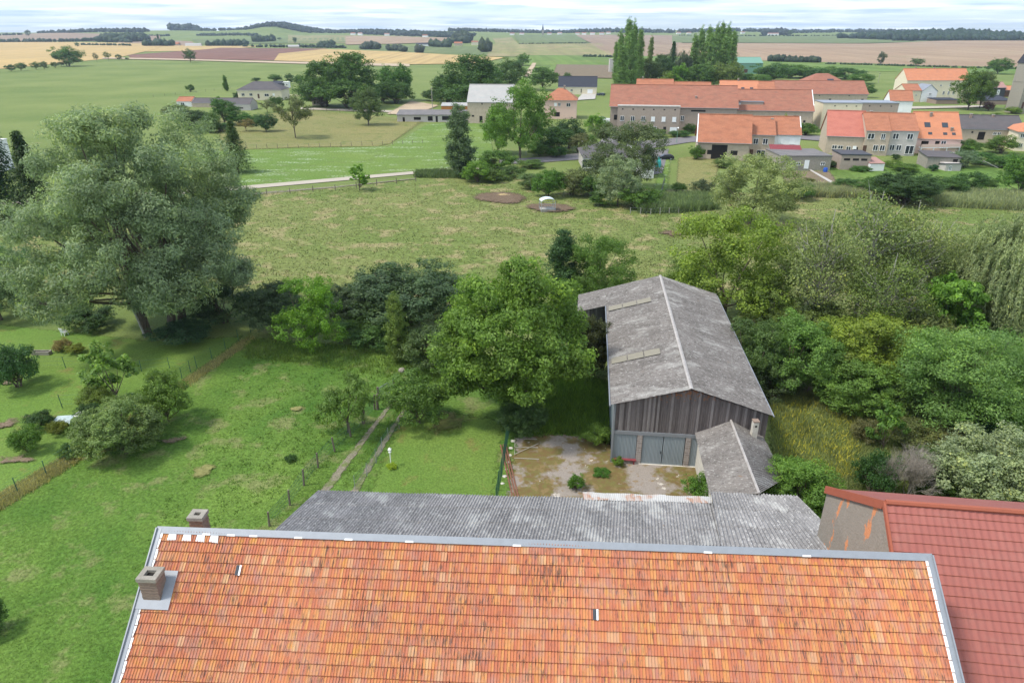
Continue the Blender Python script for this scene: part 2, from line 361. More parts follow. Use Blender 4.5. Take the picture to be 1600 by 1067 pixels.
patch('street', [(1410, 168), (1540, 166)], [(1400, 172), (1540, 169)], M['pale_road'], 5)
patch('parking_yard', [(1005, 236), (1045, 234)], [(1005, 276), (1035, 272)], M['asphalt'], 5)
patch('drive', [(915, 143), (932, 143)], [(900, 158), (930, 156)], M['concrete'], 5)
patch('dry_plot', [(1055, 248), (1130, 240)], [(1052, 304), (1120, 300)], M['dry_meadow'], 5, jag=.5, soft=2)
patch('plot_lawn', [(1030, 250), (1052, 248)], [(1012, 306), (1048, 306)], M['lush'], 4, soft=2)
patch('vegetable_plot', [(1215, 268), (1300, 268)], [(1225, 292), (1318, 296)], M['soil'], 5, soft=1.5)
patch('garden_path', [(1262, 266), (1266, 266)], [(1302, 290), (1310, 290)], M['concrete'], 6)
# farm tracks with two ruts
patch('track_rut', [(610, 627), (619, 627)], [(488, 778), (512, 778)], M['rut'], 3, 26, jag=.1, soft=0.32)
patch('track_rut', [(636, 627), (645, 627)], [(536, 782), (555, 782)], M['rut'], 3, 26, jag=.12, soft=0.3)
patch('dry_verge', [(150, 690), (385, 528)], [(165, 696), (392, 534)], M['dry_meadow'], 4, jag=.25, soft=0.5)
patch('dry_verge', [(-60, 800), (150, 690)], [(-60, 822), (168, 697)], M['dry_meadow'], 4, jag=.25, soft=0.5)
def disc(name, px, py, rx, ry, mat, level, seed=0, jag=.18, mid=1.0):
    c = hit(px, py); rg = np.random.RandomState(seed); n = 40; V = [(c[0], c[1], .012*level+LV[0]*.0012+c[1]*.00018*level)]
    LV[0] += 1; ph = rg.uniform(0, 6.3, 5)
    for k in range(n):
        a = 2*math.pi*k/n; r = 1+jag*sum(math.sin((j+2)*a+ph[j])/(j+1) for j in range(5))+rg.uniform(-.04, .04)
        x, y = c[0]+rx*r*math.cos(a), c[1]+ry*r*math.sin(a); V.append((x, y, V[0][2]))
    o = mk(name, V, [(0, 1+k, 1+(k+1) % n) for k in range(n)], mat); at = o.data.attributes.new('edge', 'FLOAT', 'POINT'); at.data.foreach_set('value', [mid]+[0.]*n); return tag(o, kind='structure')
disc('mud_patch', 782, 310, 6.2, 6.6, M['mud'], 5, 1, .1, 1.9); disc('mud_patch', 860, 326, 5.4, 4.4, M['mud'], 6, 2, .1, 1.9); disc('mud_patch', 1048, 366, 2.6, 2.2, M['mud'], 5, 3, .3)
for i, (a, b, r) in enumerate(((318, 738, 1.3), (145, 713, 1.1), (466, 640, .8), (700, 662, 2.4))):
    disc('worn_patch', a, b, r, r*.9, M['dry_meadow'], 5, 10+i, .2)
for i, (a, b, r) in enumerate(((10, 600, .9), (60, 655, 1.4), (8, 665, 1.8), (25, 720, 1.6), (270, 690, 1.3))):
    disc('garden_bed', a, b, r, r*.6, M['soil'], 5, 30+i, .3)
# ---------------------------------------------------------------- concrete yard
t = NT('yard_concrete'); v = t.coord(world=True)
a = t.noise(v, .35, 6, .65); b = t.noise(v, 2.2, 5, .6); f = t.noise(v, 14, 3)
c = t.mix(t.ramp(f, ((.3, 0.), (.7, 1.))), (.235, .20, .17), (.31, .27, .23))
c = t.mix(t.ramp(a, ((.44, 0.), (.52, 1.))), c, t.mix(t.ramp(b, ((.4, 0.), (.6, 1.))), (.155, .105, .045), (.15, .135, .045)))
c = t.mix(t.ramp(t.noise(v, 1.1, 5, .7), ((.56, 0.), (.6, .8))), c, (.22, .15, .07))
c = t.mix(t.ramp(t.noise(v, .8, 5, .6), ((.655, 0.), (.665, 1.))), c, (.50, .45, .38))
t.bump(b, .03); M['yard_concrete'] = t.done(c, .95, .1); softedge(t)
patch('concrete_yard', [(800, 680), (880, 676), (955, 690), (1110, 715)], [(782, 790), (880, 800), (955, 800), (1110, 800)], M['yard_concrete'], 4, soft=1.)
# ---------------------------------------------------------------- plants
def leafmesh(Cn, N, size, rng, asp=.55, hang=None):
    n = len(Cn); N = N/np.maximum(np.linalg.norm(N, axis=1, keepdims=True), 1e-6)
    r = rng.normal(size=(n, 3)) if hang is None else np.array([0, 0, -1.])+np.asarray(hang)+rng.normal(size=(n, 3))*.22
    t = r-(r*N).sum(1, keepdims=True)*N; t /= np.maximum(np.linalg.norm(t, axis=1, keepdims=True), 1e-6)
    b = np.cross(N, t); s = (size*rng.uniform(.6, 1.35, (n, 1)))
    V = np.stack([Cn-t*s, Cn+b*s*asp+N*s*.12, Cn+t*s, Cn-b*s*asp+N*s*.12], 1).reshape(-1, 3)
    return V, rng.rand(n)
def sph(n, rng):
    d = rng.normal(size=(n, 3)); return d/np.linalg.norm(d, axis=1, keepdims=True)
def finish_crown(name, Vs, Rs):
    V = np.concatenate(Vs); r = np.concatenate(Rs); n = len(r)
    o = mk(name, V, np.arange(n*4).reshape(-1, 4), LEAF, link=False, smooth=True); me = o.data
    at = me.attributes.new('rnd', 'FLOAT', 'FACE'); at.data.foreach_set('value', r.astype(np.float32))
    bpy.data.objects.remove(o); return me
def lobes(rng, n, rx, z0, z1, inner=.35, fill=.25, flat=.0):
    """lobe centres spread through an uneven ellipsoid between z0 and z1"""
    d = sph(n, rng); d[:, 2] = d[:, 2]*.95+.1
    f_ = np.where(d[:, 2] < .15, 1/np.maximum(np.hypot(d[:, 0], d[:, 1]), .45), 1.); d[:, 0] *= np.minimum(f_, 1.45); d[:, 1] *= np.minimum(f_, 1.45)
    k = inner+(1-inner)*rng.rand(n, 1)**.4; k = k*rng.uniform(.86, 1.08, (n, 1))
    c = d*k; c[:, 0] *= rx; c[:, 1] *= rx; c[:, 2] = (z0+z1)/2+c[:, 2]*(z1-z0)/2
    return c
def crown_leaves(rng, L, lr, puffs, pr, leaves, leaf, asp=.55, hang=None, zsq=.8, lean=(0, 0, 0), top=.25):
    Vs = []; Rs = []
    cen = L.mean(0)
    for c in L:
        R_ = lr*rng.uniform(.7, 1.25); d = sph(puffs, rng); d[:, 2] = np.where(d[:, 2] < 0, d[:, 2]*.6, d[:, 2])
        P = c+d*R_*rng.uniform(.55, 1.05, (puffs, 1))*np.array([1, 1, zsq])
        tone = rng.uniform(-.16, .16)
        for q, dd in zip(P, d):
            n = max(3, int(leaves*rng.uniform(.6, 1.4))); e = sph(n, rng)
            X = q+e*pr*rng.uniform(.5, 1.1, (n, 1))*np.array([1, 1, .75])
            N = e*.5+dd*.55+np.array([0, 0, top])+rng.normal(size=(n, 3))*.45
            V, r = leafmesh(X, N, leaf, rng, asp, None if hang is None else hang)
            Vs.append(V); Rs.append(np.clip(r*.8+.1+tone+rng.uniform(-.1, .1), 0, 1))
    return Vs, Rs
def limb_mesh(rng, L, h0, r0, n=7, trunks=((0, 0),), wig=.04, twigs=0):
    mb = MB()
    for bx, by in trunks:
        top = Vector((bx*1.6, by*1.6, h0))
        mb.tube([(bx, by, -.02), (bx*1.1+rng.uniform(-wig, wig)*.3, by*1.1, h0*.5), top, (bx*2, by*2, h0*1.45)], [r0*1.15, r0*.9, r0*.75, r0*.4], 8)
        idx = rng.permutation(len(L))[:n]
        for i in idx:
            c = Vector(L[i]); s = Vector((bx*1.4, by*1.4, h0*rng.uniform(.7, 1.3))); m = s.lerp(c, .5)+Vector((rng.uniform(-wig, wig), rng.uniform(-wig, wig), -wig*.4))
            mb.tube([s, m, c], [r0*.42, r0*.26, r0*.09], 5)
            for _ in range(twigs):
                e = c+Vector(rng.normal(size=3)*.07)+Vector((0, 0, .03)); mb.tube([m.lerp(c, rng.uniform(.2, .9)), e], [r0*.14, r0*.03], 4)
    return mb
TM = {}
def template(key, kind, seed, r=.45, **k):
    """unit-height plants: crown mesh and trunk mesh, used by every plant of that form"""
    rng = np.random.RandomState(seed)
    if kind == 'tree':
        L = lobes(rng, k.get('nl', 26), r*.8, k.get('z0', .24), .88, k.get('inner', .4))
        Vs, Rs = crown_leaves(rng, L, k.get('lr', .14), k.get('pf', 9), k.get('pr', .055), k.get('lv', 36), k.get('leaf', .016), k.get('asp', .55), k.get('hang'))
        tr = limb_mesh(rng, L, k.get('h0', .25), k.get('tr', .022), k.get('nlimb', 9), k.get('trunks', ((0, 0),)), .04, k.get('twigs', 0))
    elif kind == 'shrub':
        L = lobes(rng, k.get('nl', 20), r*.78, .12, .8, .4); L[:, 2] = np.maximum(L[:, 2], .14)
        Vs, Rs = crown_leaves(rng, L, k.get('lr', .19), k.get('pf', 9), k.get('pr', .075), k.get('lv', 34), k.get('leaf', .024), k.get('asp', .55), k.get('hang'))
        tr = limb_mesh(rng, L, .1, .022, 8, ((0, 0), (.05, .03), (-.04, .04)))
    elif kind == 'column':
        n = k.get('nl', 40); z = rng.uniform(.1, .97, n); rr = r*np.minimum(1, np.minimum((z+.02)*4, (1.03-z)*2.2)); a = rng.uniform(0, 6.28, n)
        q = rr*rng.uniform(.3, .75, n); ln = k.get('lean', 0.)
        L = np.stack([q*np.cos(a)+ln*z*z, q*np.sin(a), z], 1)
        Vs, Rs = crown_leaves(rng, L, k.get('lr', .055), k.get('pf', 7), k.get('pr', .03), k.get('lv', 22), k.get('leaf', .013), .5, k.get('hang'), 1.8)
        tr = limb_mesh(rng, L, .2, .014, 10)
    elif kind == 'conifer':
        Vs = []; Rs = []; mb = MB(); mb.tube([(0, 0, -.02), (0, 0, .5), (0, 0, .99)], [.02, .013, .003], 7)
        nb = k.get('nb', 170)
        for i in range(nb):
            z = .07+.92*(i/nb)**.9; ln = r*(1.03-z)*rng.uniform(.6, 1.15); a = i*2.4+rng.uniform(-.3, .3)
            n = k.get('lv', 42); u = rng.rand(n)**.7; dz = -.25*u*ln*1.1+.12*(u*ln)
            X = np.stack([np.cos(a)*u*ln, np.sin(a)*u*ln, z+dz], 1)+rng.normal(size=(n, 3))*np.array([.012, .012, .01])*(1+2*(1-z))
            V, rr_ = leafmesh(X, rng.normal(size=(n, 3))*.4+np.array([np.cos(a)*.5, np.sin(a)*.5, .8]), k.get('leaf', .017), rng, .35, (np.cos(a)*1.3, np.sin(a)*1.3, 0))
            Vs.append(V); Rs.append(np.clip(rr_*.7+rng.uniform(0, .2), 0, 1))
        tr = mb
    elif kind == 'weep':
        nl = k.get('nl', 40); L = lobes(rng, nl, r*.78, .22, .93, .5); Vs = []; Rs = []; w_ = k.get('wind', (.55, .1, 0))
        for c in L:
            tone = rng.uniform(-.15, .15)
            for _ in range(k.get('pf', 12)):
                s = c+rng.normal(size=3)*.055; ln = rng.uniform(.10, .34)*(.35+np.hypot(c[0], c[1])/r); n = k.get('lv', 30)
                u = np.linspace(0, 1, n)[:, None]; out = np.array([c[0], c[1], 0])/(np.hypot(c[0], c[1])+.05)
                X = s+out*.07*np.sin(u*2)+np.array([w_[0], w_[1], 0])*ln*u*.6-np.array([0, 0, 1])*ln*u**1.3+np.array([0, 0, .03])+rng.normal(size=(n, 3))*.006
                X[:, 2] = np.maximum(X[:, 2], .03)
                V, rr_ = leafmesh(X, np.tile(out, (n, 1))+rng.normal(size=(n, 3))*.5+np.array([0, 0, .3]), k.get('leaf', .016), rng, .28, (w_[0]*.7, w_[1], .15))
                Vs.append(V); Rs.append(np.clip(rr_*.7+.15+tone+rng.uniform(-.1, .1), 0, 1))
        tr = limb_mesh(rng, L, .3, .028, 12)
    elif kind == 'airy':
        L = lobes(rng, k.get('nl', 30), r*.8, .25, .92, .3)
        Vs, Rs = crown_leaves(rng, L, .12, k.get('pf', 6), .07, k.get('lv', 16), k.get('leaf', .013), .6, k.get('hang'))
        mb = MB(); mb.tube([(0, 0, -.02), (.01, 0, .4), (.03, .01, .75), (.035, .01, .99)], [.014, .010, .006, .002], 6)
        for i, c in enumerate(L):
            s = Vector((.015, 0, max(.18, c[2]-.22))); c = Vector(c); mb.tube([s, s.lerp(c, .6)+Vector((0, 0, .03)), c], [.006, .004, .0015], 4)
            for _ in range(2): mb.tube([s.lerp(c, .6), c+Vector(rng.normal(size=3)*.06)+Vector((0, 0, .05))], [.003, .001], 3)
        tr = mb
    elif kind == 'dead':
        Vs = None; mb = MB()
        def br(p, d, ln, rad, lev):
            q = p+d*ln*.5+Vector(rng.normal(size=3)*.03*ln*3); e = p+d*ln; mb.tube([p, q, e], [rad, rad*.75, rad*.45], 5 if lev < 2 else 3)
            if lev >= k.get('lev', 4): return
            for _ in range(k.get('nb', 4)):
                s = p.lerp(e, rng.uniform(.35, 1)); dd = (d*k.get('str', 1.)+Vector(rng.normal(size=3)*.6)+Vector((0, 0, .2))).normalized(); br(s, dd, ln*rng.uniform(.5, .75), rad*.5, lev+1)
        for _ in range(k.get('stems', 3)): br(Vector((rng.uniform(-.03, .03), rng.uniform(-.03, .03), -.02)), Vector((rng.uniform(-.35, .35), rng.uniform(-.35, .35), 1)).normalized(), .42, .012, 0)
        tr = mb
    tmesh = mk('trunk', tr.v, tr.f, None, link=False); td = tmesh.data; bpy.data.objects.remove(tmesh)
    TM[key] = (finish_crown('crown', Vs, Rs) if Vs else None, td, r)
COL = dict(green=(.072, .128, .026), dark=(.042, .078, .026), mid=(.058, .105, .026), bright=(.095, .175, .022), lime=(.135, .185, .030), yellow=(.150, .160, .032), olive=(.090, .115, .038), silver=(.185, .225, .15),
           pale=(.20, .24, .12), blue=(.050, .092, .055), dry=(.17, .13, .06), purple=(.055, .03, .035), teal=(.098, .165, .042), grey=(.11, .125, .075), walnut=(.108, .170, .034), sil2=(.11, .15, .09))
def plant(key, name, bx, by, ty, w, col, label, cat='tree', group=None, bark='bark', rz=None, base=None, hscale=1.):
    crown, trunk, r = TM[key]; P = hit(bx, by) if base is None else base
    d = float(np.dot(P-CAM, FW)); W = w*d/F
    # the top of a broad crown shows at its own distance; height from the top pixel over the base
    Ht = (aty(bx, ty, P[1])[2]-P[2])*hscale; Ht = max(Ht, .3)
    o = empty(name, P, (hash_(label) % 628)/100. if rz is None else rz, label, cat, group)
    col = COL[col] if isinstance(col, str) else col
    col = (col[0]*1.42, col[1]*1.5, col[2]*1.15); grow = 1.14 if key[:3] in ('oak', 'shr', 'far', 'fin', 'bus', 'hed') else .84 if key[:3] == 'pop' else .8 if key[:3] == 'col' else 1.04
    o.scale = (W/(2*r)*grow, W/(2*r)*grow, Ht*1.05)
    if trunk:
        t = bpy.data.objects.new('trunk' if crown else 'branches', trunk); C.objects.link(t); t.parent = o
        if not trunk.materials: trunk.materials.append(None)
        t.material_slots[0].link = 'OBJECT'; t.material_slots[0].material = M[bark]
    if crown:
        c = bpy.data.objects.new('crown' if 'tree' in name or 'willow' in name or name in ('birch', 'poplar', 'spruce') else 'foliage', crown); C.objects.link(c); c.parent = o; c.color = (*col, 1)
    return o
def hash_(s):
    h = 7
    for ch in s: h = (h*31+ord(ch)) % 1000003
    return h
# forms
for i in range(3):
    template('oak%d' % i, 'tree', 10+i, .50, nl=44+4*i, lv=34, pf=10, leaf=.0145, lr=.15, z0=.08, h0=.1, inner=.3)
    template('far%d' % i, 'tree', 20+i, .5, nl=24, pf=7, lv=18, leaf=.03, lr=.19, pr=.08, z0=.08, h0=.08, inner=.2)
    template('shrub%d' % i, 'shrub', 30+i, .52, nl=30, pf=10, lv=38, leaf=.018)
template('fine', 'tree', 41, .50, nl=54, pf=12, lv=52, leaf=.0095, lr=.13, pr=.05, z0=.12, h0=.14)
template('fine2', 'tree', 42, .49, nl=44, pf=11, lv=46, leaf=.011, lr=.13, pr=.05, z0=.12, h0=.14, inner=.3)
template('walnut', 'tree', 43, .52, nl=74, pf=15, lv=88, leaf=.0092, lr=.115, pr=.045, z0=.08, h0=.12, asp=.5)
template('willow', 'tree', 44, .50, nl=96, pf=26, lv=92, leaf=.0066, lr=.10, pr=.034, z0=.06, h0=.16, asp=.32, inner=.55, trunks=((-.05, .0), (.05, -.02), (.09, .05)), nlimb=16, tr=.02)
template('bushbig', 'shrub', 45, .5, nl=46, pf=13, lv=72, leaf=.0115, lr=.15, pr=.055)
template('hedge', 'shrub', 46, .5, nl=60, pf=13, lv=66, leaf=.0105, lr=.14, pr=.05)
template('robinia', 'shrub', 47, .5, nl=56, pf=14, lv=80, leaf=.0092, lr=.13, pr=.055, asp=.4)
template('droop', 'tree', 48, .48, nl=22, pf=9, lv=46, leaf=.02, lr=.16, pr=.06, asp=.35, hang=(0, 0, 0), z0=.15, h0=.2)
template('sapling', 'tree', 49, .42, nl=16, pf=6, lv=16, leaf=.035, lr=.13, pr=.06, z0=.15, h0=.12, asp=.6)
template('chestnut', 'tree', 50, .5, nl=26, pf=9, lv=40, leaf=.026, lr=.14, pr=.06, z0=.25)
template('apple', 'airy', 51, .5, nl=22, pf=8, lv=26, leaf=.016)
template('birch0', 'airy', 52, .40, nl=54, pf=10, lv=21, leaf=.0100); template('birch1', 'airy', 53, .36, nl=48, pf=9, lv=20, leaf=.0100)
template('poplar0', 'column', 54, .10, nl=95, lv=28, leaf=.009, lean=.05); template('poplar1', 'column', 55, .12, nl=95, lv=28, leaf=.009, lean=.09)
template('column', 'column', 56, .24, nl=60, lr=.10, pr=.05, lv=40, pf=10, leaf=.012)
template('spruce0', 'conifer', 57, .30); template('spruce1', 'conifer', 58, .36, nb=150)
template('weep0', 'weep', 59, .56, nl=150, pf=22, lv=44, leaf=.012); template('weep1', 'weep', 60, .56, nl=120, pf=20, lv=36, leaf=.0135, wind=(.8, .1, 0))
template('dead0', 'dead', 61, .40, lev=4, nb=4, str=.5, stems=3); template('dead1', 'dead', 62, .22, lev=4, nb=5, str=1.6, stems=5)
def P_(key, bx, by, ty, w, col, label, name=None, cat=None, **k):
    kk = key.rstrip('0123456789')
    nm = name or {'oak': 'broadleaf_tree', 'far': 'field_tree', 'shrub': 'shrub', 'fine': 'broadleaf_tree', 'bushbig': 'shrub', 'hedge': 'hawthorn_shrub', 'robinia': 'robinia_tree', 'droop': 'plum_tree', 'sapling': 'young_tree',
                  'chestnut': 'chestnut_tree', 'apple': 'apple_tree', 'birch': 'birch', 'poplar': 'poplar', 'column': 'columnar_tree', 'spruce': 'spruce', 'weep': 'weeping_willow', 'dead': 'dead_tree', 'walnut': 'walnut_tree', 'willow': 'white_willow'}[kk]
    return plant(key, nm, bx, by, ty, w, col, label, cat or ('bush' if kk in ('shrub', 'bushbig', 'hedge') else 'tree'), **k)
# --- near and middle distance, left
P_('willow', 250, 520, 142, 334, 'silver', 'huge silvery green willow with several trunks filling the upper left', rz=.3)
P_('spruce1', -8, 345, 190, 130, 'dark', 'dark spruce cut by the left photo edge behind the big willow')
P_('spruce1', 20, 340, 178, 96, (.022, .05, .02), 'tallest dark spruce left of the big willow')
P_('spruce0', 64, 345, 212, 96, (.035, .06, .02), 'brownish green spruce just left of the big willow crown')
P_('spruce0', 372, 270, 192, 62, (.055, .085, .025), 'spruce peeping out right of the big willow')
P_('fine', 2, 500, 385, 100, 'sil2', 'blue green willow bush at left edge over the fallen trunk', name='willow_shrub', cat='bush')
P_('fine2', 32, 480, 380, 92, (.09, .15, .085), 'greyish tree at the left foot of the big willow')
P_('shrub0', 140, 512, 478, 70, 'dark', 'dark shrub under the left side of the big willow')
P_('shrub1', 288, 535, 500, 85, 'blue', 'grey green shrub at the foot of the right willow trunk')
P_('shrub2', 350, 505, 440, 95, (.055, .085, .045), 'shrub under the right edge of the big willow crown')
P_('shrub0', 30, 606, 524, 66, (.05, .10, .04), 'leafy young tree at left edge of the garden', name='young_tree', cat='tree')
P_('sapling', 184, 628, 536, 76, (.115, .18, .05), 'pale green maple sapling in the middle of the garden')
P_('shrub1', 152, 640, 600, 48, (.10, .13, .03), 'yellowish shrub left of the maple sapling')
P_('oak1', 264, 660, 580, 78, (.10, .155, .035), 'small tree right of the garden beside the diagonal fence')
P_('bushbig', 196, 705, 622, 122, (.115, .155, .06), 'large rounded pale bush on the diagonal garden fence')
P_('shrub2', 142, 665, 630, 42, 'dark', 'small dark bush left of the large rounded bush')
P_('shrub0', 46, 705, 660, 44, 'green', 'garden bush beside the vegetable bed near left edge')
P_('shrub1', 92, 678, 656, 30, (.11, .12, .02), 'small golden bush beside the blue sheet in the garden')
P_('shrub2', 66, 668, 640, 40, 'dark', 'dark bush left of the golden garden bush')
P_('shrub0', 110, 712, 692, 34, 'mid', 'low bush leaning on the diagonal garden fence')
P_('shrub1', 15, 575, 540, 42, 'mid', 'low garden bush behind the leafy young tree')
P_('shrub2', 120, 552, 536, 26, 'yellow', 'yellow plant in front of the white garden chair')
P_('shrub1', 100, 548, 528, 26, 'dry', 'dry brown shrub in front of the white garden chair')
P_('shrub0', -12, 990, 935, 50, 'dark', 'dark shrub cut by the left edge at the bottom of the lawn')
for i, (x, y, w_) in enumerate(((62, 575, 14), (90, 576, 16))): pass
# --- middle
P_('hedge', 432, 518, 432, 90, (.06, .085, .05), 'dark thorny bush at the left end of the middle hedge')
P_('hedge', 555, 500, 437, 95, (.06, .085, .05), 'dark bush between bright green tree and big hawthorn')
P_('hedge', 642, 508, 400, 168, (.062, .095, .052), 'big dome of dark hawthorn in the middle hedge')
P_('fine2', 492, 548, 434, 112, 'bright', 'bright green tree in front of the dark hedge')
P_('shrub1', 585, 530, 492, 110, (.055, .10, .03), 'low green bush right of the bright green tree')
P_('column', 622, 565, 473, 46, (.12, .16, .045), 'narrow yellow green pear tree beside the path', name='pear_tree')
P_('shrub2', 672, 575, 510, 92, (.07, .10, .04), 'grey green bush between pear tree and walnut')
P_('shrub0', 703, 592, 548, 38, 'teal', 'small dark round bush left of the walnut trunk')
P_('walnut', 800, 648, 402, 248, 'walnut', 'large bright green walnut tree left of the big barn', rz=1.)
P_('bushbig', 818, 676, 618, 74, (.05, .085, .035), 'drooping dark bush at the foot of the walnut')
P_('droop', 545, 676, 588, 86, (.095, .145, .04), 'drooping plum tree left of the twin rut track')
P_('oak2', 655, 662, 578, 100, (.085, .14, .035), 'small apple tree right of the twin rut track', name='apple_tree')
P_('column', 878, 474, 374, 72, (.04,.08,.03), 'dark narrow tree behind the far left corner of the barn')
P_('fine', 932, 482, 366, 104, (.08, .135, .03), 'round green tree behind the barn roof')
P_('shrub1', 912, 478, 430, 40, 'mid', 'small bush between the two trees behind the barn')
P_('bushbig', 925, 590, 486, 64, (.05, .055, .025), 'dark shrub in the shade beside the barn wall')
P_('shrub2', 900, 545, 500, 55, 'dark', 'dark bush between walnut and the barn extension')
# --- right
P_('fine', 1130, 500, 322, 172, (.145, .19, .036), 'tall yellow green willow behind the barn roof', name='willow_tree')
P_('shrub0', 1072, 450, 400, 60, (.10, .14, .035), 'low yellow green bush touching the back of the barn')
P_('fine', 1172, 352, 236, 132, (.185, .205, .10), 'pale windswept rounded willow in front of the village', name='willow_tree', rz=2.)
P_('weep0', 1568, 530, 350, 200, (.20, .225, .13), 'large weeping willow at the right edge', rz=.4)
P_('weep1', 1500, 470, 385, 90, (.18, .205, .10), 'smaller weeping willow left of the large one')
P_('birch0', 1262, 520, 335, 128, (.17, .195, .085), 'thin leaved birch nearest the barn', bark='pale_bark')
P_('birch1', 1330, 510, 308, 130, (.15, .18, .08), 'tallest sparse birch with pale trunk', bark='pale_bark', rz=.2)
P_('birch0', 1398, 505, 322, 125, (.16, .18, .08), 'birch left of the chestnut crown', bark='pale_bark', rz=2.)
P_('birch1', 1445, 470, 350, 110, (.17, .195, .09), 'feathery birch between the birches and the weeping willow', bark='pale_bark', rz=3.)
P_('birch0', 1365, 550, 400, 130, (.10, .13, .04), 'low birch in front of the tall birches', bark='pale_bark', rz=4.)
P_('birch1', 1225, 480, 375, 80, (.12, .15, .05), 'slender birch beside the yellow green willow', bark='pale_bark', rz=5.)
P_('shrub0', 1290, 540, 470, 110, (.085, .11, .035), 'tangled bush under the left birches')
P_('shrub1', 1420, 560, 470, 110, (.10, .115, .045), 'dry looking bush under the right birches')
P_('chestnut', 1472, 545, 434, 100, (.105, .19, .035), 'chestnut with bright pale leaves right of the birches')
P_('bushbig', 1345, 600, 488, 165, (.14, .175, .03), 'big yellow green bush in the right thicket')
P_('bushbig', 1235, 610, 488, 125, 'teal', 'deep green bush beside the barn roof')
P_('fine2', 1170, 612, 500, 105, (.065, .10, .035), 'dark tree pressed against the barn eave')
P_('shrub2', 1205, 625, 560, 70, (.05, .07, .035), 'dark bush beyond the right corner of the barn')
P_('bushbig', 1325, 638, 556, 125, (.11, .175, .042), 'mid green bush in front of the yellow green bush')
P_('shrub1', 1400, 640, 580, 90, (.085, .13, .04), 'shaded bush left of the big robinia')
P_('robinia', 1500, 670, 498, 225, (.115, .185, .058), 'wide blue green robinia at the right of the meadow', rz=2.)
P_('robinia', 1600, 640, 530, 130, (.10, .165, .055), 'second robinia cut by the right edge')
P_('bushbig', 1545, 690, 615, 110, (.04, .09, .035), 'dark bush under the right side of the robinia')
P_('shrub2', 1600, 720, 625, 80, (.085, .15, .03), 'bright bush at the right edge above the red roof')
P_('sapling', 1378, 705, 630, 52, (.085, .15, .035), 'small leafy tree in the yellow flower meadow')
P_('shrub0', 1350, 690, 650, 44, (.13, .12, .06), 'dry grey bush left of the small meadow tree')
P_('shrub1', 1430, 700, 655, 80, (.11, .12, .05), 'dry bramble right of the small meadow tree')
P_('shrub2', 1478, 712, 672, 60, (.12, .10, .05), 'reddish bramble before the robinia')
P_('shrub1', 1362, 778, 698, 60, (.04, .085, .025), 'green bush left of the two dead shrubs')
P_('bushbig', 1452, 775, 700, 75, (.06, .10, .025), 'green bush between dead shrubs and white blossom')
P_('dead1', 1388, 785, 700, 26, 'dry', 'narrow grey dead shrub behind the red roof, the left one', name='dead_shrub', cat='bush', bark='dead_wood')
P_('dead1', 1414, 788, 698, 44, 'dry', 'wide grey dead shrub behind the red roof, the right one', name='dead_shrub', cat='bush', bark='dead_wood', rz=1)
P_('dead1', 1418, 786, 702, 40, 'dry', 'grey dead shrub standing behind the widest dead shrub', name='dead_shrub', cat='bush', bark='dead_wood', rz=2)
P_('bushbig', 1545, 800, 668, 175, (.19, .215, .14), 'large bush with white blossom behind the red roof')
P_('bushbig', 1240, 805, 716, 118, (.10, .17, .035), 'round green bush right of the small outbuilding')
P_('shrub0', 1300, 815, 760, 50, (.06, .115, .03), 'green bush between grey roof and red house gable')
P_('shrub1', 1100, 792, 736, 62, (.085, .155, .03), 'weedy bush in the yard beside the small outbuilding')
P_('dead0', 1262, 615, 532, 70, 'dry', 'bare grey dead tree at the edge of the thicket', bark='dead_wood')
P_('dead0', 1408, 520, 465, 50, 'dry', 'bare leaning dead tree among the birches', bark='dead_wood')
P_('shrub2', 965, 728, 712, 18, (.10, .16, .03), 'small weed clump beside the red bench')
P_('shrub0', 940, 742, 733, 26, (.05, .11, .02), 'flat weed tuft on the concrete yard')
P_('shrub1', 900, 765, 740, 26, (.07, .14, .02), 'weed clump in the middle of the concrete yard')
P_('shrub2', 930, 695, 660, 40, (.12, .18, .04), 'yellow green weeds at the left foot of the barn')
P_('shrub0', 455, 720, 710, 18, (.045, .09, .025), 'low dark weed tuft left of the track fence')
P_('shrub1', 1512, 1075, 1040, 40, (.07, .13, .03), 'green bush between the two tiled roofs at bottom right', base=np.array([14.6, 17.5, 4.5]))
P_('fine2', 1200, 520, 440, 90, (.09, .12, .035), 'scrubby tree between barn roof and birches')
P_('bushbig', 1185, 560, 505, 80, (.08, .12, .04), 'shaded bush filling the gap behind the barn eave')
P_('bushbig', 1290, 585, 515, 100, (.075, .115, .03), 'leafy bush between deep green and yellow green bushes')
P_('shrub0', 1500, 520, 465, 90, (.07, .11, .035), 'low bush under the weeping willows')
P_('hedge', 1450, 600, 520, 110, (.08, .115, .04), 'dark scrub left of the wide robinia')
# --- behind the pasture
P_('column', 720, 278, 178, 62, (.085, .12, .07), 'tall silvery birch like tree beside the lane', cat='tree')
P_('shrub1', 745, 285, 248, 44, (.10, .17, .03), 'bright green bush right of the tall silvery tree')
P_('shrub2', 775, 268, 232, 60, 'green', 'green bush under the tall robinia')
P_('fine2', 812, 248, 126, 98, (.085, .15, .03), 'tall light green robinia in the middle distance', name='robinia_tree', rz=2.2)
P_('oak1', 778, 240, 168, 50, 'bright', 'lower tree left of the tall light green robinia')
P_('shrub0', 860, 238, 190, 62, (.045, .085, .022), 'dark round bush before the pink house')
P_('shrub1', 888, 232, 180, 50, (.04, .07, .028), 'dark bush right of the pink house')
P_('shrub2', 905, 240, 204, 34, (.13, .13, .07), 'greyish bush above the street lamp')
P_('oak0', 930, 212, 178, 36, 'bright', 'small bright tree left of the long brown farmhouse')
P_('shrub0', 857, 308, 256, 46, (.065, .13, .025), 'green bush behind the hay feeder')
P_('shrub1', 895, 305, 262, 56, (.085, .095, .04), 'brownish bush left of the silver willows')
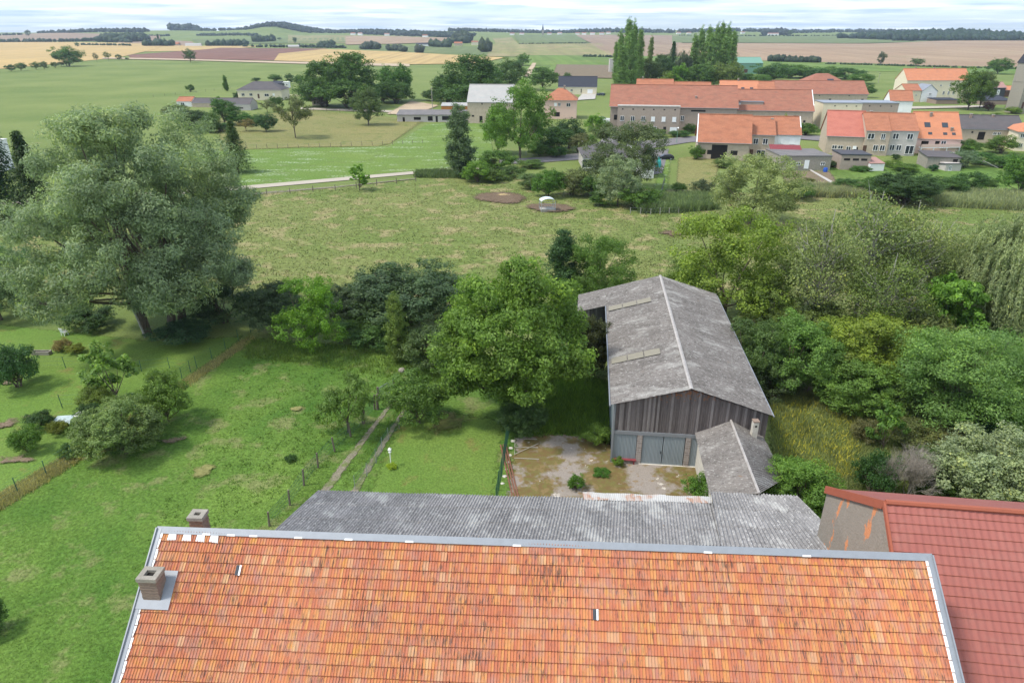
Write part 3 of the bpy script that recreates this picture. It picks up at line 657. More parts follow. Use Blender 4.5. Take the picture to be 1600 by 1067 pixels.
P_('shrub2', 832, 295, 268, 44, (.10, .14, .06), 'pale bush left of the bush behind the feeder')
P_('shrub0', 925, 306, 268, 50, 'mid', 'green bush between brownish bush and silver willows')
P_('fine', 972, 298, 185, 118, (.085, .105, .055), 'grey green windswept willow hiding the grey roofed bungalow', name='willow_tree')
P_('fine2', 965, 322, 242, 66, (.185, .215, .15), 'silver white willow at the edge of the pasture', name='willow_tree', rz=1.)
P_('shrub1', 998, 325, 288, 66, 'green', 'green bush right of the silver white willow')
P_('shrub2', 940, 322, 295, 40, 'mid', 'low bush left of the silver white willow')
P_('sapling', 562, 298, 258, 34, 'bright', 'small tree standing alone beside the lane')
P_('shrub0', 1096, 308, 276, 34, (.08, .10, .06), 'grey bush in the dry plot by the reeds')
P_('shrub1', 1087, 250, 225, 22, 'green', 'green bush at the left corner of the orange roofed barn')
P_('hedge', 1412, 318, 262, 92, (.045, .078, .028), 'broad dark bush behind the reeds on the right')
P_('shrub1', 1372, 308, 272, 50, 'mid', 'bush left of the broad dark bush')
P_('shrub2', 1478, 306, 272, 60, (.06, .11, .03), 'bush right of the broad dark bush')
P_('shrub0', 1512, 300, 262, 48, (.05, .095, .03), 'bush left of the pale sheets in the gardens')
P_('oak2', 1590, 306, 230, 66, (.075, .14, .028), 'green tree at the right edge above the reeds')
P_('shrub1', 1246, 312, 284, 46, 'mid', 'dark bush right of the pale weeping willow')
P_('shrub2', 1320, 300, 278, 46, (.06, .11, .03), 'green bush below the small garden lawn')
P_('shrub0', 1508, 240, 214, 42, 'green', 'garden bush before the long grey roofed house')
P_('shrub1', 1562, 240, 208, 44, (.085, .13, .03), 'garden bush left of the cream house')
P_('shrub2', 1532, 258, 236, 42, (.055, .115, .03), 'round garden bush in the lower row')
P_('shrub0', 1568, 262, 238, 40, (.06, .12, .03), 'round garden bush nearest the right edge')
P_('shrub1', 1505, 262, 232, 40, (.12, .16, .11), 'silvery garden bush behind the leaning poles')
P_('shrub2', 1457, 268, 256, 14, (.03, .08, .04), 'small clipped round bush by the garden shed')
P_('shrub0', 1222, 212, 172, 16, (.16, .20, .03), 'yellow bush showing above the orange roofed house')
P_('shrub1', 1268, 196, 170, 18, 'blue', 'grey green bush between the two barns')
P_('shrub2', 1260, 212, 190, 36, 'green', 'hedge bush in the garden beside the red barn')
P_('oak0', 1512, 172, 108, 52, (.075, .115, .025), 'large tree before the long school building')
P_('oak1', 1530, 170, 110, 36, (.085, .11, .05), 'grey green tree right of the large school tree')
P_('oak2', 1558, 116, 88, 34, 'green', 'lone round tree on the meadow at upper right')
P_('far0', 1600, 122, 102, 20, 'grey', 'small tree at the right edge by the church')
P_('shrub0', 1543, 174, 156, 15, 'purple', 'purple leaved bush left of the church')
P_('spruce1', 1573, 172, 156, 12, 'dark', 'small dark conifer left of the church')
P_('shrub1', 1582, 178, 166, 24, (.11, .16, .03), 'light bush at the foot of the church tower')
P_('far1', 1375, 103, 81, 13, (.09, .10, .07), 'small grey tree at the edge of the big ploughed field')
P_('far2', 1432, 104, 90, 20, (.10, .13, .07), 'windswept small tree behind the school roof')
for px, py, ty, w_, c_, lb in ((1022, 214, 200, 40, 'green', 'hedge bush below the six windowed house front'), (1062, 214, 202, 34, (.05, .10, .03), 'hedge bush at the foot of the second street lamp'), (1078, 208, 192, 22, 'mid', 'bush between the long brown farmhouse and the orange barn'),
        (1135, 206, 196, 20, 'dark', 'little dark bush before the white house front'), (1300, 262, 250, 18, 'dark', 'bush in the gap between the two flat roofed sheds'), (1345, 268, 258, 30, (.06, .12, .03), 'row of leafy plants before the three slot shed'),
        (1395, 262, 248, 26, (.10, .15, .03), 'yellowish garden bush below the grey row house'), (1415, 268, 254, 40, (.09, .14, .03), 'wide garden bush left of the stone garden shed'), (1440, 292, 274, 44, (.055, .105, .03), 'bush left of the small clipped bush in the gardens'),
        (1355, 292, 276, 40, (.07, .125, .03), 'bush below the white garden shed'), (1290, 304, 290, 34, 'green', 'low bush at the left end of the back reeds'), (1260, 290, 276, 24, (.12, .13, .05), 'dry bush by the garden path'),
        (1060, 300, 284, 24, 'green', 'bush at the end of the green garden plot'), (1130, 262, 246, 30, (.10, .14, .05), 'pale bush before the orange roofed barn'), (870, 246, 226, 30, (.05, .10, .025), 'hedge bush above the road bend'),
        (845, 244, 222, 40, 'mid', 'hedge bush under the pink house garden'), (830, 262, 248, 40, (.085, .13, .04), 'roadside bush right of the tall robinia'), (800, 278, 258, 40, (.07, .11, .035), 'roadside bush left of the bush behind the feeder'),
        (770, 285, 262, 40, (.09, .13, .035), 'bush between lane end and pasture'), (918, 226, 208, 26, 'green', 'bush left of the six windowed house front'), (945, 216, 200, 24, 'bright', 'light bush at the left corner of the long brown farmhouse'),
        (400, 192, 178, 26, (.06, .11, .03), 'bush between the shed and the old apple tree'), (345, 206, 188, 34, (.05, .095, .03), 'bush right of the small round crowned tree'), (312, 208, 192, 30, 'dark', 'dark bush above the top of the big willow'),
        (480, 150, 136, 24, 'mid', 'bush behind the cream terrace fence'), (495, 146, 128, 24, (.05, .09, .03), 'bush at the left foot of the twin oaks'), (675, 158, 138, 30, (.06, .10, .03), 'bush left of the large dark tree'),
        (770, 152, 120, 44, (.06, .105, .028), 'tree joining the large dark tree and the round tree'), (886, 126, 112, 12, 'mid', 'small bush beside the bare earth'), (1225, 150, 132, 26, 'green', 'bush showing behind the old tiled farmhouse'),
        (1388, 168, 150, 18, (.06, .11, .03), 'bush at the left end of the school'), (1530, 190, 176, 30, (.07, .12, .03), 'bush behind the long grey roofed house'), (1560, 190, 174, 26, (.09, .14, .03), 'light bush left of the church foot'),
        (1400, 250, 240, 14, 'dark', 'tiny bush at the grey row house wall'), (1590, 286, 262, 40, (.06, .115, .028), 'bush below the cream house at the right edge'), (1540, 290, 276, 34, (.08, .13, .035), 'bush above the turquoise garden table')):
    P_('shrub%d' % (px % 3), px, py, ty, w_, c_, lb)
for px, py, ty, w_, lb in ((505, 168, 118, 70, 'leafy undergrowth bush below the left twin oak'), (548, 170, 116, 86, 'leafy undergrowth bush below the right twin oak'), (618, 162, 118, 52, 'undergrowth bush below the dark upright oak'), (738, 168, 118, 92, 'undergrowth bush below the large dark tree'), (702, 162, 126, 50, 'undergrowth bush left of the pale roofed barn')):
    P_('shrub%d' % (px % 3), px, py, ty, w_, (.055, .10, .027), lb)
# poplars and the wood behind the village
for i, (x, y, ty, w_) in enumerate(((962, 138, 72, 20), (970, 140, 56, 26), (980, 142, 40, 30), (990, 138, 42, 26), (998, 140, 54, 22), (985, 146, 60, 32), (972, 148, 78, 34))):
    P_('poplar%d' % (i % 2), x, y, ty, w_*.72, (.12, .185, .06), 'windblown poplar in the left tall poplar clump', group='left poplar clump')
for i, (x, y, ty, w_) in enumerate(((1082, 132, 62, 26), (1092, 130, 50, 26), (1103, 132, 50, 28), (1115, 134, 46, 26), (1122, 130, 44, 26), (1132, 132, 46, 26), (1140, 134, 56, 24), (1108, 136, 60, 30), (1128, 136, 64, 30))):
    P_('poplar%d' % (i % 2), x, y, ty, w_*.72, (.13, .195, .07), 'windblown poplar in the right tall poplar clump', group='right poplar clump')
P_('poplar0', 1012, 126, 64, 12, (.12, .15, .05), 'thin pale poplar between the two clumps')
P_('spruce1', 1048, 130, 68, 36, (.032, .075, .03), 'pointed dark spruce between the poplar clumps')
P_('oak0', 1012, 138, 90, 44, (.06, .085, .028), 'brownish green tree right of the left poplars')
P_('oak1', 1032, 136, 84, 40, (.045, .08, .028), 'dark tree left of the pointed spruce')
P_('oak2', 1066, 134, 74, 26, (.075, .09, .07), 'bluish tree right of the pointed spruce')
P_('oak0', 1058, 140, 100, 34, 'bright', 'bright green round tree behind the long roofs')
P_('shrub1', 1044, 140, 108, 26, (.12, .16, .03), 'yellow green bush behind the long roofs')
P_('oak1', 1092, 140, 100, 50, (.07, .12, .03), 'green tree under the right poplars')
P_('oak2', 1132, 140, 92, 54, (.11, .14, .045), 'olive tree at the foot of the right poplars')
P_('far2', 1158, 112, 90, 14, (.05, .09, .04), 'small dark tree before the green hangar')
for i, (x, y, ty, w_, lb) in enumerate(((1176, 128, 112, 40, 'leftmost bush of the long hedge behind the village'), (1205, 124, 96, 46, 'bright tree in the long hedge right of the green hangar'), (1232, 120, 98, 44, 'second tree of the long hedge right of the green hangar'),
        (1262, 120, 102, 42, 'middle tree of the long hedge behind the village'), (1290, 118, 102, 40, 'tree of the long hedge left of the hipped red roof'), (1322, 122, 104, 40, 'tree of the long hedge right of the hipped red roof'),
        (1345, 128, 112, 30, 'low right end of the long hedge behind the village'), (1350, 150, 128, 24, 'bush right of the old tiled farmhouse gable'))):
    P_('shrub%d' % (i % 3), x, y+3, ty, w_*1.25, ((.055, .105, .03) if i % 2 else (.08, .14, .03)), lb)
# --- middle left
P_('oak0', 512, 166, 90, 76, (.062, .11, .028), 'left half of the twin round oaks behind the bungalow')
P_('oak1', 553, 168, 80, 86, (.058, .105, .026), 'right and taller of the twin round oaks')
P_('oak2', 618, 158, 94, 56, (.055, .115, .022), 'dark upright oak right of the twin oaks')
P_('oak0', 576, 196, 134, 48, (.075, .105, .04), 'greyish tree before the twin oaks')
P_('shrub1', 600, 160, 128, 50, 'mid', 'bush joining the twin oaks and the upright oak')
P_('oak1', 738, 166, 84, 92, (.055, .10, .028), 'large dark tree behind the pale roofed barn')
P_('oak2', 700, 160, 108, 52, (.055, .095, .032), 'tree left of the large dark tree')
P_('oak0', 798, 140, 92, 54, (.06, .10, .03), 'round tree right of the large dark tree')
P_('far0', 817, 104, 82, 20, 'green', 'small round tree behind the meadow track')
P_('oak1', 848, 142, 104, 46, (.065, .115, .03), 'round tree left of the dark roofed bungalow')
P_('apple', 462, 216, 150, 66, (.085, .095, .038), 'old apple tree with open crown in the dry meadow', cat='tree')
P_('oak2', 416, 206, 174, 34, (.05, .095, .04), 'small dark green fruit tree left of the old apple tree')
P_('apple', 385, 206, 186, 34, 'dry', 'thin leafless fruit tree in the dry meadow')
P_('oak0', 352, 196, 152, 46, (.055, .11, .028), 'bushy tree before the long low shed')
P_('shrub1', 376, 196, 172, 40, (.06, .12, .028), 'green bush right of the bushy tree by the shed')
P_('oak1', 332, 208, 176, 30, (.07, .11, .03), 'small tree with round crown above the big willow')
P_('shrub2', 300, 196, 170, 46, (.05, .08, .03), 'dark bush below the small orange roofed house')
P_('shrub0', 275, 182, 160, 36, (.09, .11, .045), 'pale bush left of the small orange roofed house')
P_('shrub1', 320, 190, 174, 26, 'mid', 'round bush in the garden below the green hedge')
P_('oak2', 433, 172, 148, 24, 'mid', 'small tree before the white bungalow terrace')
P_('apple', 418, 176, 156, 30, (.11, .12, .06), 'thin fruit tree left of the bungalow terrace tree')
P_('column', 354, 143, 121, 11, 'green', 'narrow young tree in the field left of the white bungalow')
P_('shrub2', 298, 144, 131, 13, 'mid', 'round bush alone above the small orange roofed house')
P_('shrub0', 371, 155, 142, 12, 'dark', 'bush against the left wall of the white bungalow')
P_('shrub1', 430, 128, 115, 20, 'mid', 'bush behind the white bungalow roof')
P_('shrub2', 400, 128, 121, 14, 'dark', 'low bush behind the left of the bungalow roof')
P_('far1', 453, 132, 115, 14, 'dark', 'dark bush right of the black shed')
P_('far2', 468, 134, 116, 18, 'mid', 'dark tree left of the twin round oaks')
P_('shrub1', 108, 104, 69, 42, (.07, .125, .03), 'lone big round tree at the edge of the wheat field', name='broadleaf_tree', cat='tree')
P_('far1', 18, 112, 101, 16, 'dark', 'dark bush at the far left of the wheat field edge')
P_('far2', 33, 111, 97, 16, (.06, .10, .03), 'small tree right of the far left dark bush')
P_('far0', 57, 109, 96, 15, (.09, .12, .04), 'small tree leaning left on the wheat field edge')
P_('far1', 70, 109, 96, 13, (.075, .105, .04), 'small tree leaning right on the wheat field edge')
P_('far2', 87, 107, 96, 10, (.075, .105, .04), 'small tree just left of the lone big round tree')
P_('far0', 96, 104, 96, 9, (.09, .11, .05), 'tiny bush touching the lone big round tree')
P_('apple', 152, 98, 83, 10, (.13, .12, .07), 'thin pale tree right of the lone big round tree')
P_('apple', 170, 96, 81, 14, (.11, .13, .06), 'open crowned tree on the wheat field edge')
P_('far1', 186, 95, 85, 9, (.08, .10, .04), 'crooked small tree before the red ploughed field')
P_('far2', 199, 94, 90, 6, (.09, .12, .04), 'tiny bush before the red ploughed field')
P_('far0', 298, 98, 75, 18, (.07, .10, .04), 'lone tree standing before the red ploughed field')
# ---------------------------------------------------------------- village houses
def window(parent, x, z, w_, h, st='w', y=0., name='window'):
    """frame with bars stands proud of the wall, pane behind it; local front face at y"""
    if st == 'd': return MB().box(x-w_/2, x+w_/2, y-.05, y+.02, z-h/2, z+h/2).build('door', M['door_brown'], parent)
    if st == 'o': return MB().box(x-w_/2, x+w_/2, y-.02, y+.03, z-h/2, z+h/2).build('opening', M['dark_opening'], parent)
    if st == 'g': return MB().box(x-w_/2, x+w_/2, y-.04, y+.02, z-h/2, z+h/2).build('garage_door', M['frame_white'], parent)
    if st == 's':
        f = MB().box(x-w_/2, x+w_/2, y-.06, y+.02, z-h/2, z+h/2); f.box(x-w_/2-.1, x+w_/2+.1, y-.12, y-.001, z-h/2-.1, z-h/2-.004)
        return f.build('shutter', M['frame_white'], parent)
    f = MB(); b = .07
    f.box(x-w_/2-b, x+w_/2+b, y-.1, y+.01, z+h/2, z+h/2+b); f.box(x-w_/2-b-.06, x+w_/2+b+.06, y-.16, y+.01, z-h/2-b, z-h/2)
    f.box(x-w_/2-b, x-w_/2, y-.1, y+.01, z-h/2, z+h/2); f.box(x+w_/2, x+w_/2+b, y-.1, y+.01, z-h/2, z+h/2); f.box(x-.05, x+.05, y-.09, y+.01, z-h/2+.002, z+h/2-.002)
    o = f.build('window', M['frame_white'] if st == 'w' else M['tan'], parent)
    MB().box(x-w_/2+.003, x+w_/2-.003, y-.03, y+.004, z-h/2+.003, z+h/2-.003).build('pane', M['glass'], o)
    return o
def chimney(parent, x, y, z0, h, w_=.7, mat='brick', cap=True):
    c = MB().box(x-w_/2, x+w_/2, y-w_/2*.8, y+w_/2*.8, z0, z0+h).build('chimney', M[mat], parent)
    if cap:
        k = MB(); e = w_/2+.06
        k.box(x-e, x+e, y-e*.85, y-e*.4, z0+h+.002, z0+h+.14); k.box(x-e, x+e, y+e*.4, y+e*.85, z0+h+.002, z0+h+.14)
        k.box(x-e, x-e*.45, y-e*.39, y+e*.39, z0+h+.002, z0+h+.14); k.box(x+e*.45, x+e, y-e*.39, y+e*.39, z0+h+.002, z0+h+.14)
        k.build('chimney_cap', M['concrete'], c)
    return c
LAST = [None]
def house(name, label, L, Rr, eave, ridge, depth, roof, wall, kind='gable', over=.45, wins=(), chims=(), cat='house', group=None, gables=(0, 0), wallmat2=None, lights=(), zr=None, ze=None, yaw=0., after=None):
    A = hit(*L) if after is None else np.array(after)
    u_ = np.array([math.cos(R(yaw)), math.sin(R(yaw))]); lo, hi = .5, 400.   # walk along the front until the second corner's column
    for _ in range(40):
        t_ = (lo+hi)/2; q_ = np.array([A[0]+u_[0]*t_, A[1]+u_[1]*t_, 0])-CAM
        if CX+F*q_[0]/float(q_@FW) < Rr[0]: lo = t_
        else: hi = t_
    B = np.array([A[0]+u_[0]*lo, A[1]+u_[1]*lo, 0.])
    LAST[0] = (float(B[0]+u_[0]*.01), float(B[1]+u_[1]*.01), 0.)
    A[2] = 0; B[2] = 0; A = A; W = float(np.hypot(*(B-A)[:2])); az = math.atan2(B[1]-A[1], B[0]-A[0])
    mid = (L[0]+Rr[0])/2
    E0 = float(aty(mid, eave, (A[1]+B[1])/2)[2]) if ze is None else ze
    Z = 0.
    yr = (A[1]+B[1])/2+(depth/2 if kind != 'mono' else depth)
    H = float(aty(mid, ridge, yr)[2]) if ridge is not None and zr is None else (zr or E0+.3)
    g = hz(A[0], A[1]); root = empty(name, (A[0], A[1], 0), az, label, cat, group)
    E0 = max(E0, 1.8); D = depth
    if kind in ('gable', 'hip') and H < E0+.8: H = E0+.8
    w_ = MB()
    if kind == 'gable':
        P = [(0, -.3+g), (D, -.3+g), (D, E0), (D/2, H-.02), (0, E0)]
        V = [(0, a, b) for a, b in P]+[(W, a, b) for a, b in P]
        w_.add(V, [(4, 3, 2, 1, 0), (5, 6, 7, 8, 9)]+[(i, (i+1) % 5, (i+1) % 5+5, i+5) for i in (0, 1, 4)])
        w_.add([(0, 0, E0-.01), (W, 0, E0-.01), (W, D, E0-.01), (0, D, E0-.01)], [(0, 1, 2, 3)])
    else: w_.box(0, W, 0, D, -.3+g, E0)
    w_.build('wall', M[wall], root)
    r = MB(); o = over; t = .16
    if kind == 'gable':
        s = (H-E0)/(D/2); dz = .12
        r.slab([(-o, -o, E0-o*s+dz), (W+o, -o, E0-o*s+dz), (W+o, D/2, H+dz), (-o, D/2, H+dz)], t)
        r.slab([(-o, D/2, H+dz+.003), (W+o, D/2, H+dz+.003), (W+o, D+o, E0-o*s+dz), (-o, D+o, E0-o*s+dz)], t)
        rf = r.build('roof', M[roof], root)
        MB().tube([(-o, D/2, H+dz+.05), (W+o, D/2, H+dz+.05)], .14, 6).build('ridge_cap', M[roof], rf)
        s_ = lambda y: E0+(H-E0)*(1-abs(y-D/2)/(D/2))+dz
    elif kind == 'hip':
        hx = min(D/2, W*.42)*.95; dz = .1
        V = [(-o, -o, E0+dz-.1), (W+o, -o, E0+dz-.1), (W+o, D+o, E0+dz-.1), (-o, D+o, E0+dz-.1), (hx, D/2, H), (W-hx, D/2, H)]
        r.add(V, [(0, 1, 5, 4), (1, 2, 5), (2, 3, 4, 5), (3, 0, 4), (3, 2, 1, 0)])
        rf = r.build('roof', M[roof], root); s_ = lambda y: E0+(H-E0)*(1-abs(y-D/2)/(D/2+o))+dz
    elif kind == 'mono':
        dz = .1; r.slab([(-o, -o, E0+dz), (W+o, -o, E0+dz), (W+o, D+o, H+dz), (-o, D+o, H+dz)], t); rf = r.build('roof', M[roof], root); s_ = lambda y: E0+(H-E0)*y/D+dz
    else:
        r.box(-.12, W+.12, -.12, D+.12, E0+.003, E0+.22); r.box(.15, W-.15, .15, D-.15, E0+.222, E0+.26); rf = r.build('roof', M[roof], root); s_ = lambda y: E0+.26
    if kind in ('gable', 'hip'):
        MB().tube([(-o, -o-.06, E0-o*.6), (W+o, -o-.06, E0-o*.6)], .07, 5).build('gutter', M['zinc'], root)
    for u, z, ww, hh, st in wins:
        window(root, u*W, z*E0 if z <= 1 else z, ww, hh, st)
    for u, v_, h in chims: chimney(rf, u*W, v_*D, s_(v_*D)-.3, h+.3, .6)
    for u, v_, ww, hh in lights:
        y0 = v_*D; y1 = y0+hh; MB().slab([(u*W, y0, s_(y0)+.08), (u*W+ww, y0, s_(y0)+.08), (u*W+ww, y1, s_(y1)+.08), (u*W, y1, s_(y1)+.08)], .12).build('roof_window', M['glass'], rf)
    if gables[0]: MB().slab([(-o-.02, -o, E0-.15), (-o-.02, D/2, H+.3), (-o+.22, D/2, H+.3), (-o+.22, -o, E0-.15)], .1).build('verge_trim', M['frame_white'], rf)
    if gables[1]: MB().slab([(W+o-.2, -o, E0-.15), (W+o-.2, D/2, H+.3), (W+o+.02, D/2, H+.3), (W+o+.02, -o, E0-.15)], .1).build('verge_trim', M['frame_white'], rf)
    root['_h'] = (E0, H, W)
    return root
def wrow(us, z, w_=1.1, h=1.3, st='w'): return [(u, z, w_, h, st) for u in us]
# front row
b = house('barn', 'orange roofed barn with big dark open doorway', (1088, 249), (1168, 247), 222, 180, 13, 'tile_orange', 'tan', wins=[(.43, 1.95, 3.9, 3.7, 'o'), (.12, 1.9, 1.1, 1.1, 'o'), (.24, 1.9, 1.1, 1.1, 'o'), (.72, 1.9, 1.7, 1.1, 'o')], gables=(1, 0), cat='barn', yaw=-12)
house('farmhouse', 'orange roofed house with dark roof chimney joined to the barn with the open doorway', (1169, 247), (1206, 245), 211, 183, 11, 'tile_orange', 'tan', over=.2, wins=wrow((.22, .62), .72)+[(.5, .22, 2., 1.4, 'w'), (.1, .2, .8, 2, 'd')], chims=(), yaw=-10)
house('farmhouse', 'white walled house end with two white shutters beside the red lean-to', (1205.5, 246), (1246, 243), 211, 183, 11, 'tile_orange', 'white', over=.2, wins=wrow((.25, .7), .72, 1.3, 1.1, 's'), chims=((-.12, .25, 1.6),), gables=(0, 1), yaw=-10)
house('lean_to', 'low lean-to with dark red roof under the white house end', (1203, 258), (1250, 254), 240, 227, 5, 'bench_red', 'tan', 'mono', .2, cat='shed', yaw=-12)
house('flat_roofed_shed', 'low grey flat shed with a white door in the front row', (1218, 267), (1296, 266), 245, None, 11, 'fibre_grey', 'stone', 'flat', wins=[(.16, .5, .9, .6, 'w'), (.35, .5, .9, .6, 'w'), (.52, .45, 1.1, 2., 'g'), (.84, .5, .9, .6, 'w')], cat='shed')
house('barn', 'tall barn with smooth red roof and bare left gable', (1288, 240), (1346, 239), 213, 174, 14, 'tile_red', 'tan', over=.25, wins=[(.24, .38, 1.1, .8, 'w'), (.40, .38, 1.1, .8, 'w'), (.62, .22, 1., 2., 'w'), (.78, .4, .9, .7, 's'), (.82, .2, 1., 2., 'o')], cat='barn', yaw=-16)
house('row_house', 'tan row house with double windows right of the red barn', (1346.5, 243), (1384, 242), 205, 177, 12, 'tile_orange', 'tan', over=.12, wins=wrow((.22,), .78, 1.5)+wrow((.72,), .78, .9)+wrow((.5, .78), .32)+[(.06, .25, .9, 2., 'd')], chims=((.35, .55, .7),), yaw=-10)
house('row_house', 'grey row house in the middle of the front row', (1384.5, 243), (1427, 243), 205, 178, 12, 'tile_orange', 'grey_render', over=.12, wins=wrow((.2, .72), .78, 1.3)+wrow((.15, .4), .32)+[(.8, .25, 1.9, 2, 'w')], yaw=-10)
house('row_house', 'row house with orange roof, skylights and a balcony', (1427.5, 240), (1496, 239), 217, 176, 13, 'tile_bright', 'pink', over=.25, wins=[(.2, .62, 1.8, 1.7, 'o'), (.48, .62, 1.1, 1.8, 'o'), (.62, .62, 1.1, 1.8, 'w')], chims=((.37, .42, .8), (.8, .15, .7)), lights=((.2, .2, 1.5, 1.2), (.6, .2, 1.5, 1.2), (.26, .06, 1., .6), (.6, .06, 1., .6), (.8, .06, .9, .6)), yaw=-10)
A = hit(1432, 242); Bq = hit(1494, 241)
bal = empty('balcony', (A[0], A[1]-1.3, 0), math.atan2(Bq[1]-A[1], Bq[0]-A[0]), 'pink balcony with white slab below the skylit orange roof', 'balcony'); Wb = float(np.hypot(*(Bq-A)[:2]))
MB().box(0, Wb, 0, 1.25, 1.9, 2.05).build('slab', M['frame_white'], bal); MB().box(0, Wb, 0, .08, 2.06, 2.9).build('parapet', M['pink'], bal)
for u in (.02, .33, .66, .98): MB().box(u*Wb-.1, u*Wb+.1, .03, .2, -.1, 1.89).build('post', M['white'], bal)
house('long_house', 'long house with dark grey roof right of the skylit orange roof', (1496.5, 228), (1592, 226), 202, 181, 11, 'tile_grey', 'tan', over=.25, wins=[(.18, .8, .5, .5, 'o'), (.34, .6, 1.8, 2.2, 'o'), (.55, .75, .8, .6, 'w'), (.62, .75, .8, .6, 'w'), (.86, .75, 1.2, .7, 'w')], chims=((.2, .4, 1.0), (.58, .45, .5)), yaw=-10)
house('house', 'cream house with orange roof cut by the right edge', (1584, 236), (1650, 236), 207, 190, 12, 'tile_bright', 'cream', 'hip', wins=wrow((.1, .26), .8, .8, .9)+wrow((.12, .3), .3, .8, .9), yaw=-16)
house('garden_shed', 'brick garden shed with three dark slots in its wall', (1311, 266), (1357, 265), 243, None, 7, 'dark_metal', 'brown_render', 'flat', wins=[(.2, .72, 1.4, .5, 'o'), (.5, .72, 1.4, .5, 'o'), (.78, .72, 1.4, .5, 'o')], cat='shed', yaw=-6)
house('garden_shed', 'low white shed with sloping rusty edge beside the three slot shed', (1358, 268), (1380, 267), 256, 246, 5, 'tile_pink', 'white', 'mono', .1, cat='shed')
house('garden_shed', 'stone garden shed with grey roof below the balcony', (1446, 264), (1496, 263), 246, 236, 8, 'tile_grey', 'stone', 'mono', .25, wins=[(.86, .75, 1., .7, 'o')], cat='shed', yaw=-14)
house('greenhouse', 'small dark canopy with white post before the stone garden shed', (1476, 268), (1500, 268), 259, 256, 3, 'dark_metal', 'grey_render', 'mono', .2, cat='shed', wins=[(.3, .4, .5, 1., 'w')])
# middle row
house('farmhouse', 'long brown farmhouse with old orange roof in the middle of the village', (952, 205), (1147, 201), 167, 134, 17, 'tile_old', 'brown_render', wins=[(.045, .55, 1.1, 1.6, 'o'), (.58, .55, 1., 1.5, 'w'), (.7, .85, 4.6, .5, 'o')], chims=((.68, .2, .5),), yaw=-9)
house('farmhouse', 'brown flat topped house front with six upper windows', (963, 209), (1059, 208), 167, None, 3.2, 'concrete', 'brown_render', 'flat', wins=[(u, .90, .5, .35, 'o') for u in (.08, .25, .42, .58, .75, .92)]+[(u, .56, 1.1, 1.4, 'w') for u in (.08, .25, .42)]+[(u, .56, 1.2, 1.4, 's') for u in (.58, .75, .92)]+[(.22, .2, 1.4, 1.2, 'w'), (.4, .2, 1.2, 1.3, 'o'), (.6, .2, 1.7, 1.4, 'w'), (.78, .16, .9, 2.1, 'o'), (.92, .16, 2.2, 1.9, 'g')], yaw=-9)
house('farmhouse', 'white flat topped house front behind the barn with the open doorway', (1104, 202), (1152, 202), 161, None, 3., 'zinc', 'white', 'flat', wins=[(.2, .62, 1., .8, 'o'), (.5, .62, 1., .8, 'o'), (.8, .62, 1., .8, 'o')], yaw=-9)
house('farmhouse', 'brown flat topped house front right of the white one', (1152.5, 202), (1187, 202), 160, None, 3.2, 'zinc', 'brown_render', 'flat', wins=[(.3, .88, .5, .3, 'o'), (.7, .88, .5, .3, 'o'), (.3, .62, .9, .6, 'o'), (.65, .6, 1., 1.1, 'w')], yaw=-9, after=LAST[0])
house('farmhouse', 'farmhouse with old orange roof over a shaded open front', (1147.5, 204), (1266, 203), 173, 141, 17, 'tile_old', 'tan', over=.3, wins=[(.78, .5, 1.6, 3.6, 'o'), (.9, .5, .7, .7, 'o')], gables=(0, 1), yaw=-10)
house('farmhouse', 'bright orange roof showing just behind the left of the long brown farmhouse', (992, 178), (1048, 178), 146, 124.5, 13, 'tile_orange', 'cream', over=.3, chims=((.15, .5, .7),), yaw=-10)
house('farmhouse', 'lower orange roof showing behind the middle of the long brown farmhouse', (1048.5, 178), (1107, 178), 149, 129, 12, 'tile_orange', 'cream', over=.2, yaw=-10, after=LAST[0])
house('farmhouse', 'bright orange roof with two skylights behind the right poplars', (1122, 177), (1181, 177), 147, 127, 13, 'tile_bright', 'cream', over=.2, lights=((.55, .15, 1.3, 1.1), (.78, .15, 1.3, 1.1)), chims=((.48, .5, .8),), yaw=-10)
house('farmhouse', 'narrow orange roof between the skylit roof and the old tiled farmhouse', (1181.5, 177), (1207, 177), 146, 128, 13, 'tile_orange', 'cream', over=.15, yaw=-8, after=LAST[0])
house('farmhouse', 'long old tiled farmhouse with small square openings under the eave', (1207.5, 176), (1350, 176), 147, 127, 15, 'tile_old', 'tan', over=.3, wins=[(.48, .92, .5, .3, 'o'), (.8, .92, .5, .3, 'o'), (.6, .72, .9, .7, 'o'), (.95, .72, .9, .7, 'o'), (.44, .35, 4., 3., 'd')], gables=(0, 0), yaw=-5, after=LAST[0])
house('barn', 'hipped red roof with roof light rising behind the old tiled farmhouse', (1256, 158), (1318, 158), 131, 115, 14, 'tile_old', 'tan', 'hip', lights=((.55, .12, 3., 1.),), cat='barn')
house('farmhouse', 'cream flat topped building behind the tall red barn', (1280, 202), (1340, 202), 162, None, 10, 'zinc', 'cream', 'flat', wins=[(.3, .9, .5, .3, 'o'), (.6, .9, .5, .3, 'o'), (.85, .9, .5, .3, 'o')], yaw=-6)
house('farmhouse', 'brown flat topped building behind the tan row house', (1340.5, 202), (1396, 202), 162, None, 10, 'zinc', 'brown_render', 'flat', wins=[(.2, .9, .5, .3, 'o'), (.5, .9, .5, .3, 'o'), (.8, .9, .5, .3, 'o')], yaw=-6, after=LAST[0])
house('house', 'white house with orange roof and grey slate gable', (1386, 184), (1421, 184), 158, 142, 9, 'tile_orange', 'white', over=.2, wins=[(.55, .45, .9, .8, 's')], yaw=-12)
